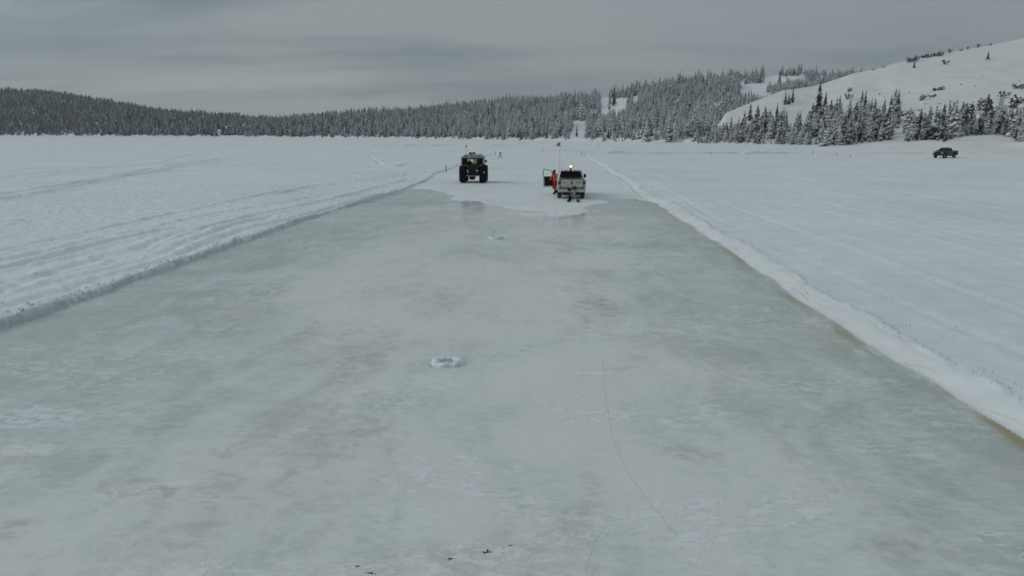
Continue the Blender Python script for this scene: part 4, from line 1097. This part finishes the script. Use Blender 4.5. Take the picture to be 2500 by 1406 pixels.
def worker():
    # origin between the feet; x = right in the picture, y = away from the camera; walks towards -x, chest turned to the camera
    J = {'pel': ((.03, .02, .97), .145), 'waist': ((.03, .02, 1.12), .125), 'chest': ((.01, 0, 1.34), (.165, .125)), 'neckb': ((.0, -.01, 1.50), .085), 'neck': ((-.02, -.03, 1.57), .058), 'jaw': ((-.05, -.06, 1.645), .072), 'crown': ((-.04, -.045, 1.745), .088),
         'hipN': ((.0, -.08, .90), .105), 'kneeN': ((-.03, -.10, .50), .072), 'ankN': ((.0, -.10, .10), .05), 'toeN': ((-.17, -.13, .045), .042),
         'hipF': ((.03, .10, .90), .105), 'kneeF': ((-.26, .10, .66), .072), 'ankF': ((.16, .16, .40), .05), 'toeF': ((.02, .15, .33), .042),
         'shN': ((-.17, -.07, 1.44), .075), 'elN': ((-.26, -.13, 1.19), .055), 'wrN': ((-.34, -.20, 1.10), .038),
         'shF': ((.17, .03, 1.44), .075), 'elF': ((.34, .06, 1.34), .055), 'wrF': ((.46, .16, 1.42), .038)}
    J['kneeF'] = ((-.14, .05, .55), .074); J['ankF'] = ((.13, .20, .14), .05); J['toeF'] = ((-.02, .17, .06), .042)
    J['kneeN'] = ((-.01, -.10, .50), .072); J['ankN'] = ((.02, -.10, .10), .05)
    E = chain('pel', 'waist', 'chest', 'neckb', 'neck', 'jaw', 'crown') + chain('pel', 'hipN', 'kneeN', 'ankN', 'toeN') + chain('pel', 'hipF', 'kneeF', 'ankF', 'toeF') + chain('chest', 'shN', 'elN', 'wrN') + chain('chest', 'shF', 'elF', 'wrF')
    b = skin_obj('person', J, E, M_skin, None, 1)
    def sub(keys, grow): return {k: (J[k][0], tuple(q + grow for q in (J[k][1] if isinstance(J[k][1], tuple) else (J[k][1],) * 2))) for k in keys}
    jk = sub(('waist', 'chest', 'neckb', 'shN', 'elN', 'wrN', 'shF', 'elF', 'wrF'), .055)
    jk = {'hem': ((.03, .01, .98), .20), **jk}
    skin_obj('jacket', jk, chain('hem', 'waist', 'chest', 'neckb') + chain('chest', 'shN', 'elN', 'wrN') + chain('chest', 'shF', 'elF', 'wrF'), M_orange, b)
    tr = sub(('pel', 'hipN', 'kneeN', 'hipF', 'kneeF'), .055)
    tr['cuffN'] = ((.01, -.10, .30), .095); tr['cuffF'] = ((.06, .14, .34), .09)
    tr['kneeF'] = (J['kneeF'][0], .125); tr['thF'] = ((-.12, .05, .80), .155)
    skin_obj('trousers', tr, chain('pel', 'hipN', 'kneeN', 'cuffN') + [('pel', 'hipF'), ('hipF', 'thF'), ('thF', 'kneeF'), ('kneeF', 'cuffF')], M_redcloth, b)
    for k, (an, to, kn) in enumerate((('ankN', 'toeN', (.01, -.10, .30)), ('ankF', 'toeF', (.09, .17, .32)))):
        a, t_ = Vector(J[an][0]), Vector(J[to][0])
        skin_obj('boot', {'top': (kn, .068), 'ank': (tuple(a + Vector((0, 0, -.02))), .068), 'heel': (tuple(a + Vector((.03, 0, -.055))), .058), 'toe': (tuple(t_), .052)}, [('top', 'ank'), ('ank', 'heel'), ('ank', 'toe')], M_dark, b)
    def band(z, rx, ry, cx, cy, h, mat, nm):
        MB().lathe([(z - h / 2, 1), (z + h / 2, 1)], axis='z', n=24).v
        m = MB(); n = 28
        rings = [[(cx + (rx + q) * math.cos(2 * PI * i / n), cy + (ry + q) * math.sin(2 * PI * i / n), zz) for i in range(n)] for zz, q in ((z - h / 2, -.03), (z - h / 2, 0), (z + h / 2, 0), (z + h / 2, -.03))]
        m.loft(rings, cap=False); m.build(nm, mat, b, smooth=True)
    band(1.065, .235, .215, .03, .01, .085, M_tape, 'reflective_band'); band(.995, .222, .205, .03, .01, .05, M_dark, 'belt')
    for x in (-.09, .11): MB().path([(x, -.215, 1.12), (x, -.205, 1.25), (x * .9, -.17, 1.42), (x * .85, -.08, 1.54)], [.024] * 4, 6).build('reflective_brace', M_tape, b)
    MB().box(-.02, .07, -.215, -.18, .90, .99).build('pouch', M_tape, b, bevel=.01)
    skin_obj('leg_band', {'a': ((-.012, -.10, .345), .090), 'b': ((-.010, -.10, .29), .088)}, [('a', 'b')], M_tape, b)
    h = MB(); h.ball((-.04, -.045, 1.77), .118, 16, 0, (1.05, 1.08, .85)); h.lathe([(1.735, .10), (1.735, .145), (1.748, .145), (1.755, .10)], c=(-.05, -.06, 0), axis='z', n=20); h.build('hard_hat', M_green, b, smooth=True)
    f = MB(); f.ball((-.055, -.065, 1.635), .088, 14, 0, (.98, 1.0, 1.15)); f.ball((-.085, -.150, 1.65), .022, 8); f.build('balaclava', M_dark, b, smooth=True)
    g = MB(); g.path([(-.155, -.06, 1.695), (-.125, -.145, 1.695), (-.05, -.165, 1.695), (.03, -.125, 1.695)], .026, 8); g.build('goggles', M_glass, b, smooth=True)
    hand(b, M_glove, J['wrN'][0], (-.5, -.3, .35), (.3, -.6, -.2), .7); hand(b, M_glove, J['wrF'][0], (.6, .5, .3), (0, -.5, -.6), .6)
    return b
wk = worker(); wx_, wy_ = ground(1348, 475.5)
wk.location = (wx_ + .20, wy_ + .20, .028)
tag(wk, 'worker in orange-red hi-vis suit and green helmet stepping out beside the open truck door', 'person')

def driver():
    J = {'pel': ((0, 0, .10), .14), 'waist': ((0, -.02, .26), .13), 'chest': ((-.03, 0, .48), (.17, .13)), 'neckb': ((-.04, .02, .62), .08), 'neck': ((-.04, .04, .68), .055), 'jaw': ((-.04, .07, .745), .07), 'crown': ((-.04, .06, .84), .085),
         'hipL': ((-.10, .05, .09), .10), 'kneeL': ((-.12, .46, .16), .07), 'ankL': ((-.12, .56, -.22), .05), 'toeL': ((-.12, .70, -.27), .04),
         'hipR': ((.10, .05, .09), .10), 'kneeR': ((.12, .46, .16), .07), 'ankR': ((.12, .56, -.22), .05), 'toeR': ((.12, .70, -.27), .04),
         'shL': ((-.22, .02, .56), .075), 'elL': ((-.30, .16, .34), .055), 'wrL': ((-.22, .40, .40), .038),
         'shR': ((.16, .02, .56), .075), 'elR': ((.24, .16, .34), .055), 'wrR': ((.12, .40, .40), .038)}
    E = chain('pel', 'waist', 'chest', 'neckb', 'neck', 'jaw', 'crown')
    for s in 'LR': E += chain('pel', 'hip' + s, 'knee' + s, 'ank' + s, 'toe' + s) + chain('chest', 'sh' + s, 'el' + s, 'wr' + s)
    b = skin_obj('person', J, E, M_skin, None, 1)
    def sub(keys, grow): return {k: (J[k][0], tuple(q + grow for q in (J[k][1] if isinstance(J[k][1], tuple) else (J[k][1],) * 2))) for k in keys}
    skin_obj('jacket', sub(('waist', 'chest', 'neckb', 'shL', 'elL', 'wrL', 'shR', 'elR', 'wrR'), .04), chain('waist', 'chest', 'neckb') + chain('chest', 'shL', 'elL', 'wrL') + chain('chest', 'shR', 'elR', 'wrR'), M_hivis, b)
    skin_obj('trousers', sub(('pel', 'hipL', 'kneeL', 'ankL', 'hipR', 'kneeR', 'ankR'), .03), chain('pel', 'hipL', 'kneeL', 'ankL') + chain('pel', 'hipR', 'kneeR', 'ankR'), M_dark, b)
    MB().ball((-.04, .055, .82), .118, 14, 0, (1, 1.08, 1.1)).build('hood', M_hivis, b, smooth=True)
    hand(b, M_dark, J['wrL'][0], (.4, .8, .1), (0, -.2, -1), 1.0); hand(b, M_dark, J['wrR'][0], (-.4, .8, .1), (0, -.2, -1), 1.0)
    return b
dv = driver()
cs, sn_ = math.cos(-YAW + .02), math.sin(-YAW + .02)
dv.location = (SH[0] + .27 * cs + .14 * sn_, SH[1] + .27 * sn_ - .14 * cs, 1.45); dv.rotation_euler = (0, -.14, -YAW + .02); dv.scale = (.92, .92, .86)
tag(dv, 'driver in yellow-green hi-vis jacket seated inside the black amphibious vehicle', 'person')

# ------------------------------------------------------------------ auger sleds
def auger_sled():
    o = empty('auger_sled')
    for s in (-1, 1):
        x = s * .33
        # ski: narrow at the toe (towards the camera), with raised edges
        sk = MB(); rings = []
        for (y, w, z) in ((-.62, .015, .10), (-.58, .04, .04), (-.50, .07, .012), (-.30, .095, .0), (.30, .10, .0), (.55, .10, .02)):
            rings.append([(x - w, y, z + .05), (x - w, y, z), (x + w, y, z), (x + w, y, z + .05), (x + w - .012, y, z + .05), (x + w - .012, y, z + .015), (x - w + .012, y, z + .015), (x - w + .012, y, z + .05)])
        sk.loft(rings).build('ski', M_black, o)
        MB().path([(x, -.1, .02), (s * .24, 0, .30)], .028, 6).path([(x, .25, .02), (s * .24, .1, .30)], .028, 6).build('strut', M_black, o)
    MB().box(-.27, .27, -.06, .16, .29, .35).build('deck', M_steel, o, bevel=.01)
    MB().lathe([(-.13, .03), (-.13, .17), (.10, .19), (.10, .03)], c=(-.22, -.05, .24), n=16).build('winch_drum', M_black, o)
    MB().hexa([(-.07, -.06, .35), (.10, -.06, .35), (.10, .08, .35), (-.07, .08, .35), (-.02, -.06, .82), (.16, -.06, .82), (.16, .08, .82), (-.02, .08, .82)]).build('mast', M_steel, o, bevel=.015)
    MB().path([(-.20, -.08, .62), (-.14, -.09, .48), (-.06, -.10, .36), (.06, -.10, .33)], .024, 8).path([(-.20, -.1, .40), (-.10, -.1, .43)], .02, 6).build('brace_tube', M_silverpaint, o)
    hd_ = MB().ball((.05, .02, .93), .175, 14, 0, (1.12, 1.0, .68)).build('engine_cover', M_engine, o, smooth=True)
    MB().ball((-.03, .04, .90), .12, 12, 0, (1, 1, .75)).box(-.12, .18, -.10, .12, .815, .86).build('engine_block', M_black, o, bevel=.01)
    for P in ([(.15, 0, .80), (.26, -.02, .76), (.27, -.02, .60)], [(-.10, 0, .80), (-.20, -.02, .74), (-.21, -.02, .58)]): MB().path(P, .02, 6).build('handlebar', M_black, o)
    MB().path([(.0, .12, .03), (.0, .12, .30)], .035, 8).build('auger_tube', M_steel, o)
    return o
sl = auger_sled(); x, y = ground(1401.5, 494.5); sl.location = (x, y + .55, .028); sl.rotation_euler = (0, 0, -.05)
tag(sl, 'ice auger on two black skis with dark red engine cover, parked behind the white pickup', 'auger sled', 'auger sleds on skis')
def copy_tree(o, parent=None):
    c = o.copy(); COL.objects.link(c); c.parent = parent
    for ch in list(o.children):
        if not ch.name.startswith('winch_drum'): copy_tree(ch, c)
    return c
s2 = copy_tree(sl); x, y = ground(1221, 386); s2.location = (x, y, .03); s2.rotation_euler = (0, 0, .1)
s2['label'] = 'distant ice auger on skis alone far down the strip right of the amphibious vehicle'

# ------------------------------------------------------------------ small things
def ice_hole(px, py, dia, seed, label, water):
    x, y = ground(px, py); R = random.Random(seed)
    o = empty('ice_hole', (x, y, 0)); tag(o, label, 'ice hole', 'drilled ice holes ringed with slush')
    n, m = 64, 14; V = []; Fs = []
    for i in range(n):
        a = 2 * PI * i / n
        rc = dia * .35 * (1 + .10 * float(vnoise(math.cos(a) * 2.2, math.sin(a) * 2.2, seed)) + .05 * float(vnoise(math.cos(a) * 6, math.sin(a) * 6, seed + 1)))
        hw = dia * .135 * (1 + .25 * float(vnoise(math.cos(a) * 4, math.sin(a) * 4, seed + 2))); hg = dia * (.105 if dia > .65 else .17) * (1 + .35 * float(vnoise(math.cos(a) * 3, math.sin(a) * 3, seed + 3)))
        for k in range(m):
            b = PI * k / (m - 1); q = 1 + .22 * float(vnoise(a * 7, b * 2.5, seed + 4))
            V.append(((rc - hw * math.cos(b) * q) * math.cos(a), (rc - hw * math.cos(b) * q) * math.sin(a), -.02 + hg * max(math.sin(b), 0) ** .8 * q))
    for i in range(n):
        for k in range(m - 1): Fs.append((i * m + k, ((i + 1) % n) * m + k, ((i + 1) % n) * m + k + 1, i * m + k + 1))
    r = MB().add(V, Fs)
    for k in range(70):
        a = R.random() * 6.28; d = dia * .5 * (1 + R.expovariate(6)); s = R.uniform(.006, .022)
        r.ball((d * math.cos(a), d * math.sin(a), s * .3), s, 6, 0, (1, 1, .7), .2, R)
    r.build('slush_ring', M_slush, o, smooth=True)
    n = 40; MB().add([(dia * .26 * math.cos(2 * PI * i / n), dia * .26 * math.sin(2 * PI * i / n), water) for i in range(n)], [tuple(range(n))]).build('hole_water', M_water, o)
ice_hole(1093, 884, .72, 5, 'large near ice hole ringed by a white slush collar', .012)
ice_hole(1210, 582, .64, 9, 'small distant slush collar around an ice hole nearer the vehicles', .03)

stakes = [(1089.5, 418, 400, 'thick wooden stake on the left bank just left of the amphibious vehicle'), (1209.5, 379, 368, 'thin stake at the far end of the left bank beside the small sled'),
          (1325.5, 374, 363, 'short stake in a low snow heap in the middle of the far strip end'), (1420.5, 378.5, 367.5, 'left of two stakes at the far right corner of the strip'),
          (1428.5, 380, 370.5, 'right of two stakes at the far right corner of the strip'), (1736, 379, 371, 'faint stake along the dark plough ridge below the forest'),
          (1957.5, 375, 367, 'faint stake beyond the right end of the plough ridge'), (1983.5, 380, 367, 'stake at the right end of the dark plough ridge'),
          (2042, 382, 374, 'faint stake left of the last stake before the dark pickup'), (2076, 384, 376, 'stake nearest the dark pickup on its left'), (1460, 363, 352, 'faint far stake beyond the strip end')]
for (px_, yb_, yt_, lab) in stakes:
    x, y = ground(px_, yb_, .15); z = float(snow_height(np.array([float(x)]), np.array([float(y)]))[0]); h = (yb_ - yt_) * (y * CP + CAMH * SP) / F
    w = .028 if px_ > 1100 else .035
    st = MB().loft([[(-w, -w, -.25), (w, -w, -.25), (w, w, -.25), (-w, w, -.25)], [(-w, -w, h * .96), (w, -w, h * .96), (w, w, h * .96), (-w, w, h * .96)], [(-w * .3, -w * .3, h), (w * .3, -w * .3, h), (w * .3, w * .3, h), (-w * .3, w * .3, h)]]).build('marker_stake', M_wood)
    st.location = (x, y, z); st.rotation_euler = (R.uniform(-.03, .03), R.uniform(-.04, .04), R.uniform(0, 1))
    tag(st, lab, 'stake', 'marker stakes on the lake')

for (px_, py_, s, lab) in ((1190, 1346, .075, 'largest dark twiggy dirt crumb on the near ice'), (1098, 1362, .045, 'round dark dirt crumb left of the largest one'), (872, 1381, .035, 'small dirt crumb near the bottom picture edge'),
                           (906, 1398, .06, 'flat dark dirt crumb lowest in the picture'), (1246, 1330, .028, 'tiny dirt crumb right of the largest one'), (2116, 820, .10, 'dark dirt lump on the ice at the foot of the right bank')):
    x, y = ground(px_, py_); mb = MB()
    s *= .75
    for k in range(9): mb.ball((R.gauss(0, s * .45), R.gauss(0, s * .3), s * .05), s * R.uniform(.08, .26), 6, 0, (1.4, 1, .5), .35, R)
    for k in range(4): mb.path([(R.gauss(0, s * .4), R.gauss(0, s * .3), .004), (R.gauss(0, s * .7), R.gauss(0, s * .4), s * .12)], s * .035, 4)
    o = mb.build('dirt_crumb', M_dirt); o.location = (x, y, .001); tag(o, lab, 'dirt', 'dirt crumbs on the ice')

# boulder with a snow cap on the shore
xa, ya = np.array(2013.), np.array(357.5); bx_, by_ = ground(2013, 357.2, .3)
bo = empty('boulder', (float(bx_), float(by_), .2)); tag(bo, 'low dark boulder with a snow cap on the shore below the slope trees', 'boulder')
mb = MB(); Rb = random.Random(4)
mb.ball((0, 0, .2), 1.0, 12, 0, (1.1, .8, .75), .18, Rb).ball((-1.3, .1, 0), .6, 10, 0, (1.3, .7, .45), .2, Rb).ball((1.1, .2, .1), .5, 10, 0, (1, .8, .7), .2, Rb)
mb.build('rock', M_rock, bo)
MB().ball((-.1, .35, .72), .95, 12, 0, (1.25, .8, .42), .08, Rb).build('snow_cap', M_clod, bo, smooth=True)

def haze():
    m = bpy.data.materials.new('thin_winter_air'); m.use_nodes = True; m.node_tree.nodes.clear(); t = NT(m)
    o = t.new('ShaderNodeOutputMaterial'); v = t.new('ShaderNodeVolumePrincipled')
    v.inputs['Color'].default_value = rgb(.86, .92, .96); v.inputs['Density'].default_value = HAZE
    t.l.new(v.outputs[0], o.inputs['Volume'])
    ob = MB().box(-3950, 3950, -3950, 3950, -8, 330).build('haze', m)
    tag(ob, 'thin cold haze over the lake and hills', 'haze', kind='stuff')
HAZE = .00016
haze()

# ------------------------------------------------------------------ sky and light
W = bpy.data.worlds.new('World'); S.world = W; W.use_nodes = True
SUN_AZ, SUN_EL = math.radians(-78), math.radians(30)
def sky():
    t = NT(W); bg = W.node_tree.nodes['Background']
    d = coords(t, 'Generated'); sp = t.new('ShaderNodeSeparateXYZ'); t.l.new(d, sp.inputs[0])
    x, y, z = sp.outputs; zc = t.math('MAXIMUM', z, 0)
    den = t.math('ADD', zc, .11)
    cv = t.new('ShaderNodeCombineXYZ'); t.put(cv.inputs[0], t.math('DIVIDE', x, den)); t.put(cv.inputs[1], t.math('DIVIDE', y, den)); cv.inputs[2].default_value = .4
    n1 = t.noise(t.mapping(cv.outputs[0], (.30, .75, 1), (1.3, .4, 0)), 1.0, 5, .5, .35)
    n2 = t.noise(t.mapping(cv.outputs[0], (.5, 1.6, 1), (5.1, 2.2, 0)), 1.0, 5, .55, .2)
    k = t.math('ADD', t.math('MULTIPLY', n1, .86), t.math('MULTIPLY', n2, .14))
    dark = t.mix(t.ramp(zc, .0, .22), rgb(.192, .228, .244), rgb(.155, .195, .228))
    lite = t.mix(t.ramp(zc, .0, .3), rgb(.300, .338, .335), rgb(.262, .300, .316))
    c = t.mix(t.ramp(k, .40, .60), dark, lite)
    # thinner cloud low in the left half of the view
    az = t.math('ARCTAN2', x, y)
    g = t.math('MULTIPLY', t.ramp(t.math('ABSOLUTE', t.math('SUBTRACT', az, -.33)), .55, .0), t.ramp(t.math('ABSOLUTE', t.math('SUBTRACT', zc, .062)), .05, .0))
    c = t.mix(t.math('MULTIPLY', g, t.ramp(n2, .35, .65, .25, .75)), c, rgb(.40, .438, .42))
    rt = t.math('MULTIPLY', t.ramp(az, -.05, .6), t.ramp(zc, .02, .12))      # heavier, bluer cloud over the slope
    c = t.mix(t.math('MULTIPLY', rt, .45), c, rgb(.195, .232, .262))
    # overcast brightens towards the zenith and towards the veiled sun
    up = t.ramp(zc, .25, 1.0, 1.0, 1.25)
    sd = (math.sin(SUN_AZ) * math.cos(SUN_EL), math.cos(SUN_AZ) * math.cos(SUN_EL), math.sin(SUN_EL))
    dot = t.math('ADD', t.math('ADD', t.math('MULTIPLY', x, sd[0]), t.math('MULTIPLY', y, sd[1])), t.math('MULTIPLY', z, sd[2]))
    up = t.math('ADD', up, t.ramp(dot, .5, 1.0, 0, .8))
    vm = t.new('ShaderNodeVectorMath', operation='SCALE'); t.l.new(c, vm.inputs[0]); t.put(vm.inputs['Scale'], up)
    st = t.new('ShaderNodeTexSky', sky_type='NISHITA'); st.sun_disc = False; st.sun_elevation = SUN_EL; st.sun_rotation = SUN_AZ
    v2 = t.new('ShaderNodeVectorMath', operation='SCALE'); t.l.new(st.outputs[0], v2.inputs[0]); v2.inputs['Scale'].default_value = .004
    ad = t.new('ShaderNodeVectorMath', operation='ADD'); t.l.new(vm.outputs[0], ad.inputs[0]); t.l.new(v2.outputs[0], ad.inputs[1])
    t.l.new(ad.outputs[0], bg.inputs['Color']); bg.inputs['Strength'].default_value = 1.0
sky()
sun = bpy.data.lights.new('sun', 'SUN'); sun.energy = .75; sun.angle = math.radians(32); sun.color = (1, .97, .93)
so = link(bpy.data.objects.new('sun', sun))
so.rotation_euler = Vector((-math.sin(SUN_AZ) * math.cos(SUN_EL), -math.cos(SUN_AZ) * math.cos(SUN_EL), -math.sin(SUN_EL))).to_track_quat('-Z', 'Y').to_euler()

cam = bpy.data.cameras.new('camera'); co = link(bpy.data.objects.new('camera', cam))
cam.sensor_width = 36; cam.lens = 36 * F / 2500; cam.clip_start = .1; cam.clip_end = 20000
co.location = (0, 0, CAMH); co.rotation_euler = (PI / 2 - PITCH, 0, 0)
S.camera = co
S.view_settings.view_transform = 'Standard'; S.view_settings.look = 'None'; S.view_settings.exposure = .10; S.view_settings.gamma = 1
